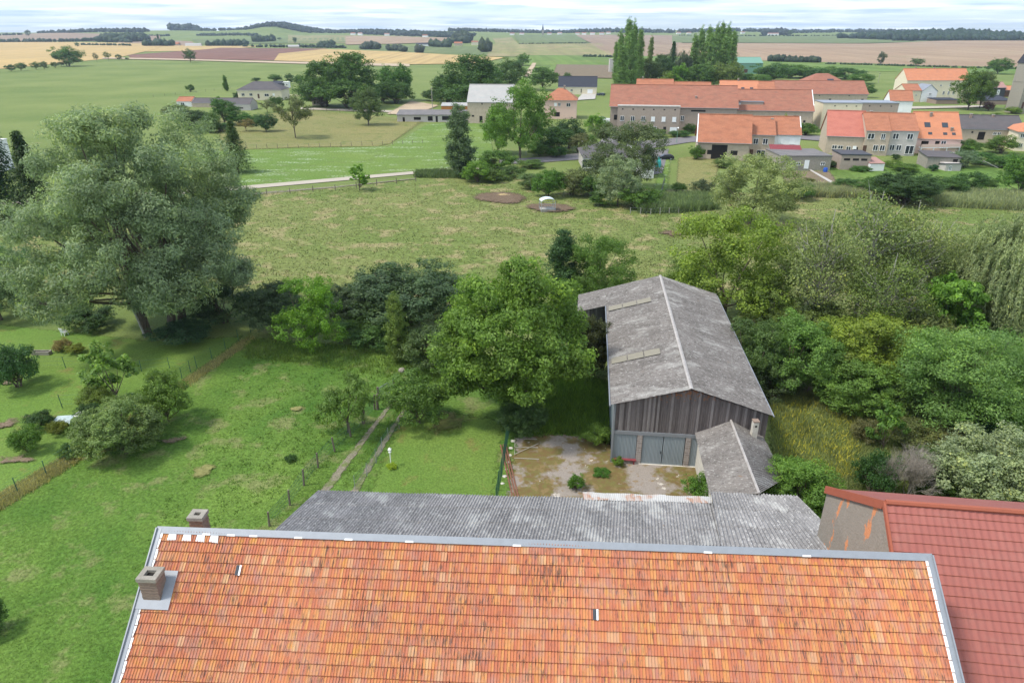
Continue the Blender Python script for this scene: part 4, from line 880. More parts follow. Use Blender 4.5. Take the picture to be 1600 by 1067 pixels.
house('school', 'long cream school building with orange roof at upper right', (1412, 154), (1509, 153), 126, 108, 12, 'tile_bright', 'cream', over=.2, wins=[(u, .72, .9, .6, 'w') for u in (.15, .4, .55, .7)]+[(u, .3, .9, 1.5, 'w') for u in (.42, .5, .62, .7, .78)], chims=((.2, .55, 1.0), (.5, .55, 1.0)), cat='school')
house('house', 'small cream house with orange roof in front of the school', (1412, 160), (1436, 160), 142, 132, 10, 'tile_orange', 'cream', over=.2, wins=[(.3, .6, .7, .5, 'w'), (.7, .6, .7, .5, 'w')])
A = hit(1437, 160); gw = empty('house', (A[0], A[1], 0), 0, 'white gabled annex facing the camera in front of the school', 'house')
Hh = [float(aty(1448, y, A[1])[2]) for y in (143, 133)]; Wg = float(aty(1461, 160, A[1])[0]-A[0])
MB().add([(0, 0, 0), (Wg, 0, 0), (Wg, 0, Hh[0]), (Wg/2, 0, Hh[1]), (0, 0, Hh[0]), (0, 9, 0), (Wg, 9, 0), (Wg, 9, Hh[0]), (Wg/2, 9, Hh[1]), (0, 9, Hh[0])], [(0, 1, 2, 3, 4), (9, 8, 7, 6, 5), (0, 5, 6, 1), (1, 6, 7, 2), (4, 9, 5, 0)]).build('wall', M['white'], gw)
MB().slab([(-.3, -.2, Hh[0]), (Wg/2, -.2, Hh[1]+.15), (Wg/2, 9, Hh[1]+.15), (-.3, 9, Hh[0])], .15).slab([(Wg/2, -.2, Hh[1]+.153), (Wg+.3, -.2, Hh[0]), (Wg+.3, 9, Hh[0]), (Wg/2, 9, Hh[1]+.153)], .15).build('roof', M['zinc'], gw)
window(gw, Wg*.55, Hh[0]*.75, 1.1, .5)
house('open_shelter', 'open shelter with pink roof behind the school trees', (1538, 152), (1568, 152), 137, 129, 8, 'tile_pink', 'dark_metal', 'gable', .3, wins=[(.3, .5, 1.5, 2.4, 's'), (.65, .5, 1.5, 2.4, 's')], cat='shelter')
house('shed', 'dark shed with orange roof left of the church tower', (1568.5, 152), (1590, 152), 141, 135, 7, 'tile_bright', 'door_brown', 'gable', .3)
house('garden_wall_block', 'long low dark slate roof below the school trees', (1530, 164), (1584, 163), 161, 149, 14, 'slate', 'brick', 'mono', .1, cat='shelter')
house('garden_wall_block', 'low slate roofed shelter with brick wall before the school', (1462, 163), (1498, 163), 160, 153, 8, 'slate', 'brick', 'mono', .1, cat='shelter')
# church tower
A = hit(1588, 178); ch = empty('church', (A[0], A[1], 0), R(3), 'grey stone church tower cut by the right edge', 'church')
MB().box(0, 7, 0, 7, -.5, 19).build('tower', M['stone'], ch); MB().box(-.25, -.003, -.3, .9, -.5, 8).box(-.12, 7.12, -.12, 7.12, 12, 12.3).build('buttress', M['stone'], ch)
MB().add([(-.3, -.3, 19.002), (7.3, -.3, 19.002), (7.3, 7.3, 19.002), (-.3, 7.3, 19.002), (3.5, 3.5, 31)], [(0, 1, 4), (1, 2, 4), (2, 3, 4), (3, 0, 4), (3, 2, 1, 0)]).build('spire', M['slate'], ch)
window(ch, 1.7, 3.2, .9, 2.6, 'd')
# hangar
house('hangar', 'green metal hangar behind the right poplars', (1146, 116), (1190, 115), 99, 90, 18, 'green_paint', 'green_paint', 'gable', .2, wins=[(.18, .4, 3.2, 2.6, 's'), (.42, .3, 3., 2.6, 'd')], cat='hangar')
house('silage_wall', 'tall grey concrete block at the left of the poplars', (952, 114), (962, 114), 93, None, 6, 'concrete', 'grey_render', 'flat', cat='silo')
# left and centre
house('bungalow', 'white bungalow with grey brown hipped roof on the left', (373, 157), (441, 157), 141, 127.5, 13, 'tile_grey', 'cream', 'hip', wins=wrow((.12, .3), .55, 1.4, 1.1)+[(.47, .4, .9, 2.1, 'd'), (.66, .5, 2., 1.1, 'w'), (.82, .55, 1., 1.1, 's')])
house('house', 'small white house with orange roof and grey gable on the left', (277, 167), (300, 167), 159, 152, 8, 'tile_orange', 'white', over=.15, wins=[(.4, .5, 1.4, 1.2, 'w')], cat='house')
house('long_shed', 'long low shed with brownish roof on the left', (301, 168), (366, 166), 161, 154, 8, 'tile_grey', 'tan', over=.15, cat='shed')
house('shed', 'grey shed with bare gable below the white bungalow', (366.5, 173), (392, 173), 163.5, 154, 9, 'tile_grey', 'grey_render', over=.1, wins=[(.4, .4, 2.2, .5, 'o')], cat='shed')
house('shed', 'little flat roofed wooden shed right of the bungalow garden', (488, 165), (508, 165), 155.5, None, 5, 'fibre_grey', 'tan', 'flat', wins=[(.2, .5, .9, 1.4, 'o')], cat='shed')
house('shed', 'black shed behind the bungalow', (424, 140), (440, 140), 131, 127, 6, 'slate', 'dark_metal', 'mono', .1, cat='shed')
house('camper_van', 'white camper van parked behind the bungalow', (441, 138), (452, 138), 129, None, 3, 'white', 'white', 'flat', wins=[(.3, .6, .8, .7, 'w'), (.7, .6, .8, .7, 'w')], cat='van')
house('barn', 'big barn with pale fibre cement roof left of the tall robinia', (731, 193), (800, 193), 160, 133, 16, 'fibre_pale', 'tan', over=.2, wins=[(.33, .92, .4, .6, 'o'), (.3, .2, 1.1, 2.2, 'o'), (.12, .35, .9, .6, 'o'), (.5, .35, 1.6, .7, 'o')], cat='barn', yaw=-5)
house('cow_shed', 'long low cow shed with weathered grey roof', (621, 191), (733, 191), 180, 172, 8, 'fibre_grey', 'grey_render', 'mono', .3, wins=[(.09, .35, .8, 1.6, 'o'), (.28, .5, 2.6, 1., 'o'), (.46, .5, 1.8, 1.6, 'o'), (.55, .4, .8, 2.2, 'o'), (.7, .55, 4., 1.4, 'o')], cat='shed')
house('shed', 'shed with orange panels behind the long cow shed', (690, 180), (731, 180), 166, 161, 6, 'fibre_pale', 'orange_panel', 'mono', .2, wins=[(.45, .5, .8, 1.9, 'd')], cat='shed')
house('house', 'pink house with hipped orange roof and chimney', (850, 186), (900, 185), 157, 138, 11, 'tile_orange', 'pink', 'hip', wins=[(.35, .78, 1., 1.1, 's'), (.47, .78, .8, 1.1, 'w'), (.75, .76, 1.4, 1.1, 'w'), (.4, .25, 2.2, 1.6, 'o')], chims=((.6, .45, 1.2),), yaw=-6)
house('bungalow', 'cream bungalow with dark slate roof and white garage door', (872, 148), (932, 147), 136, 120, 12, 'slate', 'cream', over=.2, wins=[(.35, .55, 1., 1., 'w'), (.83, .42, 2.8, 2.1, 'g'), (.6, .5, .5, 2., 'o')], yaw=-6)
house('bungalow', 'bungalow with grey hipped roof behind the grey green willow', (912, 268), (1000, 258), 246, 222, 14, 'tile_grey', 'grey_render', 'hip', wins=[(.06, .55, 2.4, 1.8, 'w'), (.3, .5, 1., 1.2, 'w')])
house('garage', 'white walled wing with grey roof right of the grey green willow', (1003, 279), (1021, 279), 246, 232, 24, 'tile_grey', 'white', 'gable', .3, cat='garage')
# ---------------------------------------------------------------- near farm buildings
def frame(P, az, name, label, cat): return empty(name, P, az, label, cat)
def plane_obj(name, parent, origin, xax, yax, V, Fq, mat, smooth=False):
    """mesh built in a roof plane: x along the eave, y up the slope, z out of the roof"""
    x = Vector(xax).normalized(); y = Vector(yax).normalized(); z = x.cross(y); o = mk(name, V, Fq, mat, None, smooth)
    m = Matrix((x, y, z)).transposed().to_4x4(); m.translation = Vector(origin)
    o.parent = parent
    o.matrix_parent_inverse = Matrix.Identity(4)
    bpy.context.view_layer.update()
    o.matrix_basis = (parent.matrix_world.inverted() if parent else Matrix.Identity(4)) @ m
    return o
def sheet(W, L, row, rib, ribh, step, per=4, shape='sin', rng=None, skew=None):
    nr = max(1, int(math.ceil(L/row))); nxr = int(W/rib)*per+1; xs = np.linspace(0, W, nxr); ph = xs/rib*2*math.pi
    if shape == 'sin': zp = ribh*.5*(1+np.cos(ph))
    elif shape == 'flat': zp = ribh*np.clip(1.6*np.cos(ph), -1, 1)*.5+ribh*.5
    else: zp = ribh*np.clip((np.cos(ph)-.45)*2.4, 0, 1)
    ysl = []; zo = []
    for j in range(nr):
        y0 = j*row; y1 = min(L, (j+1)*row); ysl += [y0, y1]; zo += [step, 0.]
    ysl = np.array(ysl); zo = np.array(zo); rg = rng or np.random.RandomState(5)
    X, Y = np.meshgrid(xs, ysl); jit = np.repeat(rg.uniform(-.006, .006, (nr, nxr)), 2, 0) if step else 0
    Z = zp[None, :]+zo[:, None]; Y = Y+(np.repeat(np.repeat(rg.uniform(-.012, .012, (nr, int(nxr/(3*per))+1)), 3*per, 1)[:, :nxr], 2, 0) if step else 0)
    sag = .02*np.sin(X*.9)+.015*np.sin(X*.35+2)
    V = np.stack([X, Y, Z+sag], -1).reshape(-1, 3); m = len(ysl); I = np.arange(m*nxr).reshape(m, nxr)
    return V, np.stack([I[:-1, :-1], I[:-1, 1:], I[1:, 1:], I[1:, :-1]], -1).reshape(-1, 4)
def tilemat(name, tw, row, cols, lichen, streak, patch_, ribdark=.8, ribw=.1125, wamt=.34, age=.5):
    """fired clay tiles: each tile its own tone, lichen and dark streaks running down the slope"""
    t = NT(name); v = t.coord(); s = t.n('ShaderNodeSeparateXYZ'); t.l(v, s.inputs[0])
    fx = t.math('FLOOR', t.math('DIVIDE', s.outputs[0], tw)); fy = t.math('FLOOR', t.math('DIVIDE', s.outputs[1], row))
    cbn = t.n('ShaderNodeCombineXYZ'); t.l(fx, cbn.inputs[0]); t.l(fy, cbn.inputs[1])
    wn_ = t.n('ShaderNodeTexWhiteNoise', noise_dimensions='3D'); t.l(cbn.outputs[0], wn_.inputs[0])
    big = t.noise(v, .22, 4, .6); med = t.noise(t.coord((1., .35, 1)), .9, 4, .6)
    k = t.math('ADD', t.math('MULTIPLY', wn_.outputs[0], wamt), t.math('MULTIPLY', t.mix(.5, t.mix(.5, big, med), t.noise(t.coord((7, .6, 1)), 1.1, 3, .6)), .92))
    c = t.ramp(k, cols)
    c = t.mix(t.math('MULTIPLY', t.ramp(t.noise(v, .8, 5, .7), ((.5, 0.), (.7, 1.))), patch_), c, (.40, .33, .25))
    sv = t.coord((9, .9, 1)); sn = t.noise(sv, 2.2, 3, .6); zone = t.noise(t.coord((1, .6, 1)), .55, 3, .6)
    c = t.mix(t.math('MULTIPLY', t.ramp(t.math('ADD', t.math('MULTIPLY', sn, .9), t.math('MULTIPLY', zone, .3)), ((.665, 0.), (.72, 1.))), streak), c, (.07, .05, .04))
    c = t.mix(t.math('MULTIPLY', t.ramp(t.noise(t.coord((1.4, .8, 1)), 6, 3, .75), ((.61, 0.), (.65, 1.))), lichen), c, (.13, .09, .07))
    c = t.mix(t.math('MULTIPLY', t.ramp(t.noise(t.coord((1.5, .7, 1)), 1.3, 3, .6), ((.62, 0.), (.7, 1.))), lichen), c, (.56, .30, .045))
    c = t.mix(t.math('MULTIPLY', t.ramp(t.noise(t.coord((2.2, .8, 1)), 1.0, 5, .7), ((.5, 0.), (.64, 1.))), age), c, (.36, .19, .155))
    wt = t.n('ShaderNodeTexWhiteNoise', noise_dimensions='3D'); c3_ = t.n('ShaderNodeCombineXYZ'); t.l(t.math('FLOOR', t.math('DIVIDE', s.outputs[0], tw*2)), c3_.inputs[0]); t.l(fy, c3_.inputs[1]); c3_.inputs[2].default_value = 7.; t.l(c3_.outputs[0], wt.inputs[0])
    c = t.mix(t.math('MULTIPLY', t.ramp(wt.outputs[0], ((.95, 0.), (.96, 1.))), lichen), c, (.56, .38, .21))
    fn = t.noise(v, 40, 2); t.bump(fn, .004)
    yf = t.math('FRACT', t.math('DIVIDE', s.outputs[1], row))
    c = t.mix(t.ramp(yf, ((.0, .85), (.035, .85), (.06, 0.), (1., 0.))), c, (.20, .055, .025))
    M[name] = t.done(c, .8, .25)
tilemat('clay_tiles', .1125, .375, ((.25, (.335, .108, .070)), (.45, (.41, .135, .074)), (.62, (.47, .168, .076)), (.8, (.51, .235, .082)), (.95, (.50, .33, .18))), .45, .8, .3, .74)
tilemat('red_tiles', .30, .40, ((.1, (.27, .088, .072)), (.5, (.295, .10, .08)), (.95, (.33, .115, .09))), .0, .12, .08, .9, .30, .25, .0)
def fibremat(name, dark, light, spots, white, yellow=.0, pan=1.05):
    t = NT(name); v = t.coord(); s = t.n('ShaderNodeSeparateXYZ'); t.l(v, s.inputs[0])
    fx = t.math('FLOOR', t.math('DIVIDE', s.outputs[0], pan)); fy = t.math('FLOOR', t.math('DIVIDE', s.outputs[1], 2.4))
    cbn = t.n('ShaderNodeCombineXYZ'); t.l(fx, cbn.inputs[0]); t.l(fy, cbn.inputs[1]); wn_ = t.n('ShaderNodeTexWhiteNoise', noise_dimensions='3D'); t.l(cbn.outputs[0], wn_.inputs[0])
    c = t.mix(t.ramp(t.noise(t.coord((1, .3, 1)), 1.1, 5, .7), ((.3, 0.), (.7, 1.))), dark, light)
    c = t.mix(1., c, t.ramp(wn_.outputs[0], ((0, .86), (1, 1.12))), 'MULTIPLY')
    c = t.mix(t.ramp(t.noise(t.coord((1.3, .7, 1)), 3.6, 5, .8), ((.54, 0.), (.60, spots))), c, (.06, .055, .05))
    c = t.mix(t.ramp(t.noise(t.coord((1.2, .8, 1.7)), 4.4, 4, .85), ((.56, 0.), (.61, white))), c, (.56, .54, .50))
    c = t.mix(t.ramp(t.noise(t.coord((1, .5, 1)), .5, 5, .7), ((.53, 0.), (.62, white*.75))), c, (.50, .49, .45))
    c = t.mix(t.ramp(t.noise(t.coord((1, .4, 1)), 1.7, 3, .6), ((.72, 0.), (.76, .6))), c, (.24, .15, .08))
    t.bump(t.noise(v, 12, 3), .01); M[name] = t.done(c, .95, .1)
fibremat('fibre_shed', (.21, .20, .19), (.30, .285, .27), .45, .75); fibremat('fibre_barn', (.148, .134, .122), (.212, .193, .176), .6, .42); fibremat('fibre_hut', (.165, .148, .135), (.235, .215, .195), .5, .4)
# --- big orange tiled farmhouse under the camera
Ra = Vector(atz(247, 825, 12.)); Rb = Vector(atz(1455, 868, 12.)); ux = (Rb-Ra).normalized(); Wf = (Rb-Ra).length; azf = math.atan2(ux.y, ux.x)
nx_ = Vector((ux.y, -ux.x, 0)); SL = R(37.3); dn = nx_*math.cos(SL)-Vector((0, 0, 1))*math.sin(SL); LS = 11.0; up_ = -dn; nrm = ux.cross(up_)
fh = empty('farmhouse', Ra+dn*LS-Vector((0, 0, (Ra+dn*LS).z)), azf, 'large farmhouse with weathered orange clay tile roof filling the foreground', 'house')
V, Fq = sheet(Wf-.36, LS, .375, .1125, .034, .036, 4, 'ridge')
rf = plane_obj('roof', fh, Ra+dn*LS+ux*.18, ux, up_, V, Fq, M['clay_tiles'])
S2 = R(50); dn2 = -nx_*math.cos(S2)-Vector((0, 0, 1))*math.sin(S2); L2 = 8.6
V, Fq = sheet(Wf-.36, L2, .375, .225, .016, .035, 2, 'ridge')
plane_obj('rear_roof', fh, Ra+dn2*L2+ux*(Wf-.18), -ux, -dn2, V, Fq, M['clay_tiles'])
def q(a, b): return a*ux+b*nx_          # ground-plane offsets in the house frame
def wp(u, d, h=0.):                     # point on the front slope: u along ridge, d down slope, h off the surface
    return Ra+ux*u+dn*d+nrm*h
inv = lambda o: o
def wb(mb, name, mat, parent):
    o = mb.build(name, mat, None); bpy.context.view_layer.update(); o.parent = parent; o.matrix_parent_inverse = parent.matrix_world.inverted(); return o
bk = dn2*L2
w0 = MB(); Zr = 11.85
e1 = Ra+dn*(LS-.3); e2 = Ra+dn2*(L2-.3)
PL = [Vector((e1.x, e1.y, 0)), Vector((e2.x, e2.y, 0)), Vector((e2.x, e2.y, e2.z-.15)), Vector((Ra.x, Ra.y, Zr)), Vector((e1.x, e1.y, e1.z-.15))]
PL = [p+ux*.22 for p in PL]; PR = [p+ux*(Wf-.44) for p in PL]
w0.add(PL+PR, [(0, 1, 2, 3, 4), (9, 8, 7, 6, 5), (0, 5, 6, 1), (1, 6, 7, 2), (4, 9, 5, 0)]); wb(w0, 'wall', M['cream'], fh)
cap = MB(); z1 = Vector((0, 0, 1))
cap.add([Ra+dn*.21+nrm*.075, Rb+dn*.21+nrm*.075, Rb+z1*.11, Ra+z1*.11, Ra+dn2*.14+z1*.1, Rb+dn2*.14+z1*.1], [(0, 1, 2, 3), (3, 2, 5, 4)])
cp = wb(cap, 'ridge_flashing', M['zinc'], rf)
for k, u in enumerate((1.9, 2.9, 3.8, 5.6, 7.6, 10, 14.2, 21.5, 25.2)):
    m = MB(); 
    for d0 in (.30,): m.add([wp(u, .15, .085), wp(u+.3, .15, .085), wp(u+.31, .22, .08), wp(u-.02, .22, .08)], [(3, 2, 1, 0)])
    wb(m, 'lead_patch', M['white'], cp)
for u in (.55, 1.15, 1.7, 2.25):
    wb(MB().add([wp(u, .22, .085), wp(u+.3, .22, .085), wp(u+.34, .42+.04*u, .075), wp(u-.02, .46, .075)], [(3, 2, 1, 0)]), 'lime_patch', M['white'], rf)
for side, u0, u1 in (('l', -.02, .2), ('r', Wf-.2, Wf+.02)):
    m = MB(); m.add([wp(u0, 0, .09), wp(u1, 0, .09), wp(u1, LS, .09), wp(u0, LS, .09)], [(3, 2, 1, 0)])
    uo = u0 if side == 'l' else u1; ui = uo+(.05 if side == 'l' else -.05)
    a = [wp(uo, 0, .16), wp(ui, 0, .16), wp(ui, LS, .16), wp(uo, LS, .16)]; b_ = [wp(uo, 0, -.12), wp(ui, 0, -.12), wp(ui, LS, -.12), wp(uo, LS, -.12)]
    m.add(a+b_, [(3, 2, 1, 0), (0, 1, 5, 4), (2, 3, 7, 6), (1, 2, 6, 5), (3, 0, 4, 7), (4, 5, 6, 7)])
    wb(m, 'verge_flashing', M['zinc'], rf)
    m = MB()
    for j in range(27):
        s0 = j*.4; a_, b__ = ((.2, .30) if side == 'l' else (Wf-.30, Wf-.2))
        m.add([wp(a_, s0+.01, .075), wp(b__, s0+.01, .075), wp(b__-(.05 if side == 'l' else -.05) * (j % 2), s0+.38, .07), wp(a_, s0+.38, .07)], [(3, 2, 1, 0)])
    wb(m, 'mortar_verge', M['frame_white'], rf)
def on_roof(px, py):
    d = Vector(ray(px, py)); o = Vector(CAM); t_ = (Ra-o).dot(nrm)/d.dot(nrm); P = o+d*t_; r_ = P-Ra; return r_.dot(ux), r_.dot(dn)
def brick_stack(mb, c, wx, wy, z0, z1_, wob=.012):
    """courses of slightly uneven brick"""
    rg = np.random.RandomState(3); z = z0
    while z < z1_:
        a, b = wx/2+rg.uniform(-wob, wob), wy/2+rg.uniform(-wob, wob); h = min(.075, z1_-z)
        P = [c+ux*sx*a+nx_*sy*b for sx, sy in ((-1, -1), (1, -1), (1, 1), (-1, 1))]
        lo = [Vector((p.x, p.y, z)) for p in P]; hi = [Vector((p.x, p.y, z+h-.01)) for p in P]
        mb.add(lo+hi, [(0, 1, 2, 3), (7, 6, 5, 4), (0, 4, 5, 1), (1, 5, 6, 2), (2, 6, 7, 3), (3, 7, 4, 0)]); z += h
def chim(c, wx, wy, z0, z1_, label):
    m = MB(); brick_stack(m, c, wx, wy, z0, z1_); ch_ = wb(m, 'chimney', M['brick'], rf); ch_['label'] = label
    k = MB(); e, f_ = wx/2+.045, wy/2+.045
    for (x0, x1, y0, y1) in ((-e, e, -f_, -f_+.2), (-e, e, f_-.2, f_), (-e, -e+.2, -f_+.203, f_-.203), (e-.2, e, -f_+.203, f_-.203)):
        P = [c+ux*x+nx_*y for x, y in ((x0, y0), (x1, y0), (x1, y1), (x0, y1))]; k.add([Vector((p.x, p.y, z1_+.003)) for p in P]+[Vector((p.x, p.y, z1_+.16)) for p in P], [(0, 1, 2, 3), (7, 6, 5, 4), (0, 4, 5, 1), (1, 5, 6, 2), (2, 6, 7, 3), (3, 7, 4, 0)])
    x0, y0 = e-.2, f_-.2; P = [c+ux*x+nx_*y for x, y in ((-x0, -y0), (x0, -y0), (x0, y0), (-x0, y0))]
    wb(k, 'chimney_rim', M['stone'], ch_); wb(MB().add([Vector((p.x, p.y, z1_+.02)) for p in P], [(3, 2, 1, 0)]), 'flue', M['dark_opening'], ch_)
    return ch_
cu, cd = on_roof(243, 925); C1 = wp(cu, cd); chim(C1, .68, .6, C1.z-.5, C1.z+.8, 'brick chimney on the left edge of the orange roof')
m = MB().add([wp(cu-.62, cd-.8, .11), wp(cu+.72, cd-.8, .11), wp(cu+.72, cd+.62, .11), wp(cu-.62, cd+.62, .11)], [(3, 2, 1, 0)]); wb(m, 'chimney_flashing', M['zinc'], rf)
C2 = Ra+ux*1.22+dn2*1.3; chim(C2, .56, .5, C2.z-.5, 11.95, 'brick chimney rising behind the ridge of the orange roof')
for px, py in ((373, 891), (930, 960)):
    u, d = on_roof(px, py)
    s_ = MB().add([wp(u-.09, d-.19, .09), wp(u+.03, d-.19, .09), wp(u+.03, d+.19, .09), wp(u-.09, d+.19, .09)], [(3, 2, 1, 0)]); o = wb(s_, 'glass_tile', M['glass'], rf)
    wb(MB().add([wp(u+.04, d-.19, .09), wp(u+.11, d-.19, .09), wp(u+.11, d+.19, .09), wp(u+.04, d+.19, .09)], [(3, 2, 1, 0)]), 'glass_tile_rim', M['frame_white'], o)
# --- corrugated lean-to behind it
def quadroof(name, parent, FL, FR, NL, NR, pitch, amp, mat, row=2.4, step=.02, thick=True, per=6):
    """corrugated roof spanning four corners: far left, far right, near left, near right"""
    FL, FR, NL, NR = map(Vector, (FL, FR, NL, NR)); W = (FR-FL).length; n = int(W/pitch)*per; L = (NL-FL).length; nr = max(1, round(L/row)); V = []; ysl = []
    N_ = (FR-FL).cross(NL-FL).normalized(); N_ = -N_ if N_.z < 0 else N_
    for j in range(nr):
        ysl += [(j/nr, 0.), ((j+1)/nr, step)]
    rg = np.random.RandomState(4); jt = np.repeat(rg.uniform(-.03, .03, n//per//6+2), per*6)
    for a, zo in ysl:
        for i in range(n+1):
            s = i/n; p = (FL.lerp(FR, s)).lerp(NL.lerp(NR, s), a); V.append(p+N_*(amp*.5*(1+math.cos(i/per*2*math.pi))+zo+.02*math.sin(s*23+a*4))+(FL-NL).normalized()*float(jt[i])*(1 if a == 0 else 0))
    V = np.array([tuple(v) for v in V]); m = len(ysl); I = np.arange(m*(n+1)).reshape(m, n+1)
    Fq = np.stack([I[:-1, :-1], I[:-1, 1:], I[1:, 1:], I[1:, :-1]], -1).reshape(-1, 4)
    X = (FR-FL).normalized(); Y = (FL-NL); Y = (Y-X*Y.dot(X)).normalized(); Z = X.cross(Y); m4 = Matrix((X, Y, Z)).transposed().to_4x4(); m4.translation = NL
    inv4 = np.array(m4.inverted()); V = V@inv4[:3, :3].T+inv4[:3, 3]
    o = mk(name, V, Fq[:, ::-1].copy(), mat, None)
    bpy.context.view_layer.update(); o.parent = parent
    o.matrix_basis = (parent.matrix_world.inverted() if parent else Matrix.Identity(4))@m4
    return o
sFL, sFR, sNL, sNR = atz(498, 767, 4.), atz(1112, 784, 4.), atz(424, 835, 6.), atz(1130, 855, 6.)
sh = empty('lean_to_shed', (sFL[0], sFL[1], 0), azf, 'grey corrugated fibre cement shed roof behind the orange roof', 'shed')
sF2, sN2 = atz(1245, 775, 4.05), atz(1337, 868, 6.)
quadroof('roof', sh, sFL, sFR, sNL, sNR, .177, .075, M['fibre_shed'])
s1 = atz(1110, 769, 4.06)
quadroof('roof', sh, Vector(s1), Vector(sF2), Vector(sNR)+Vector((-.12, 0, .03)), Vector(sN2), .177, .075, M['fibre_shed'])
m = MB(); zz = Vector((0, 0, .12))
Pw = [Vector(sFL), Vector(sFR), Vector(sNR), Vector(sNL)]; off = [Vector((.15, -.2, -.1)), Vector((-.1, -.2, -.1)), Vector((0, 0, -.1)), Vector((.15, 0, -.1))]
tp = [p+o_ for p, o_ in zip(Pw, off)]; m.add([Vector((p.x, p.y, -.1)) for p in tp]+tp, [(3, 2, 1, 0), (0, 1, 5, 4), (1, 2, 6, 5), (3, 0, 4, 7), (2, 3, 7, 6)]); wb(m, 'wall', M['tan'], sh)
tp = [Vector(s1)+Vector((.1, -.2, -.15)), Vector(sF2)+Vector((-.3, -.3, -.15)), Vector(sN2)+Vector((-.3, 0, -.15)), Vector(sNR)+Vector((.1, 0, -.15))]; m = MB(); m.add([Vector((p.x, p.y, -.1)) for p in tp]+tp, [(3, 2, 1, 0), (0, 1, 5, 4), (1, 2, 6, 5), (3, 0, 4, 7), (2, 3, 7, 6)]); wb(m, 'wall', M['tan'], sh)
m = MB().tube([Vector(sFL)+Vector((-.02, 0, .02)), Vector(sNL)+Vector((-.02, 0, .02))], .05, 5); wb(m, 'roof_edge', M['wood_post'], sh)
t = NT('rusty_sheet'); v = t.coord(world=True); c = t.mix(t.ramp(t.noise(v, .9, 3, .6), ((.53, 0.), (.60, .8))), (.44, .42, .385), (.36, .18, .10)); c = t.mix(t.ramp(t.noise(t.coord((2, .2, 1), world=True), 1.5, 2), ((.45, 0.), (.6, .7))), c, (.48, .47, .44)); M['rusty_sheet'] = t.done(c, .6, .3)
rs = [atz(910, 769, 4.1), atz(1112, 776, 4.1), atz(912, 781, 4.12), atz(1112, 787, 4.12)]
rst = quadroof('rusty_sheets', None, rs[0], rs[1], rs[2], rs[3], .12, .02, M['rusty_sheet'], 2.)
tag(rst, 'strip of white and rusty metal sheets along the far edge of the grey shed roof', 'metal sheets')
# --- red tiled neighbour
rA = Vector(atz(1383, 787, 11.5)); rB = rA+ (Vector(atz(1600, 803, 11.5))-rA).normalized()*14; rx = (rB-rA).normalized(); rn = Vector((rx.y, -rx.x, 0)); rl = Vector(atz(1292, 763, 8.6))
s1_ = R(38); rdn = rn*math.cos(s1_)-z1*math.sin(s1_)
hr = (rl-rA); bd = Vector((hr.x, hr.y, 0)).length; rdb = hr.normalized()
red = empty('neighbour_house', (rA.x, rA.y, 0), math.atan2(rx.y, rx.x), 'house with red tiled roof and patched grey gable at lower right', 'house')
V, Fq = sheet(14, 11.2, .40, .30, .03, .03, 6, 'sin')
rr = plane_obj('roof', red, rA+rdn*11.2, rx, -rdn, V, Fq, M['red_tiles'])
V, Fq = sheet(14, hr.length, .40, .30, .03, .03, 4, 'sin')
bx = (-rx); by = -(rdb-rx*rdb.dot(rx)).normalized(); 
m = MB(); fb = rl-rA
m.add([rA+z1*.02, rB+z1*.02, rB+fb+z1*.02, rA+fb+z1*.02, rA-z1*.12, rB-z1*.12, rB+fb-z1*.12, rA+fb-z1*.12], [(0, 1, 2, 3), (7, 6, 5, 4), (0, 4, 5, 1), (1, 5, 6, 2), (2, 6, 7, 3), (3, 7, 4, 0)])
wb(m, 'rear_roof', M['red_tiles'], red)
pm('red_trim', (.32, .095, .055), .1, 2)
m = MB(); m.tube([rA+z1*.1, rB+z1*.1], .12, 6); wb(m, 'ridge_cap', M['red_trim'], rr)
m = MB(); vb = -rx*.1
m.add([rA+vb+z1*.16, rA+z1*.16, rA+fb+z1*.16, rA+fb+vb+z1*.16, rA+vb-z1*.28, rA-z1*.28, rA+fb-z1*.28, rA+fb+vb-z1*.28], [(3, 2, 1, 0), (0, 1, 5, 4), (1, 2, 6, 5), (2, 3, 7, 6), (3, 0, 4, 7), (4, 5, 6, 7)]); wb(m, 'verge_board', M['red_trim'], red)
m = MB(); ff = rdn*11.2; m.add([rA+vb+z1*.14, rA+z1*.14+rx*.0, rA+ff+z1*.14+rx*.0, rA+ff+vb+z1*.14, rA+vb-z1*.1, rA-z1*.1, rA+ff-z1*.1, rA+ff+vb-z1*.1], [(0, 1, 2, 3), (0, 4, 5, 1), (1, 5, 6, 2), (2, 6, 7, 3), (3, 7, 4, 0), (7, 6, 5, 4)]); wb(m, 'verge_board', M['red_trim'], rr)
t = NT('patched_gable'); v = t.coord(world=True); c = t.mix(t.noise(v, 3, 5, .7), (.21, .185, .15), (.31, .275, .23)); c = t.mix(t.ramp(t.noise(t.coord((1, 1, .45), world=True), .9, 4, .6), ((.60, 0.), (.62, 1.))), c, t.mix(t.noise(v, 9, 3), (.50, .20, .09), (.58, .27, .14))); t.bump(t.noise(v, 9, 4), .03); M['patched_gable'] = t.done(c, .95, .1)
m = MB(); i_ = rx*.05; P = [rA+fb+i_-z1*.12, rA+i_-z1*.12, rA+ff+i_-z1*.12]; G = [Vector((P[0].x, P[0].y, 0)), P[0], P[1], P[2], Vector((P[2].x, P[2].y, 0))]; m.add(G+[g_+rx*13.8 for g_ in G], [(0, 1, 2, 3, 4), (9, 8, 7, 6, 5), (0, 5, 6, 1), (3, 8, 9, 4)]); wb(m, 'wall', M['patched_gable'], red)
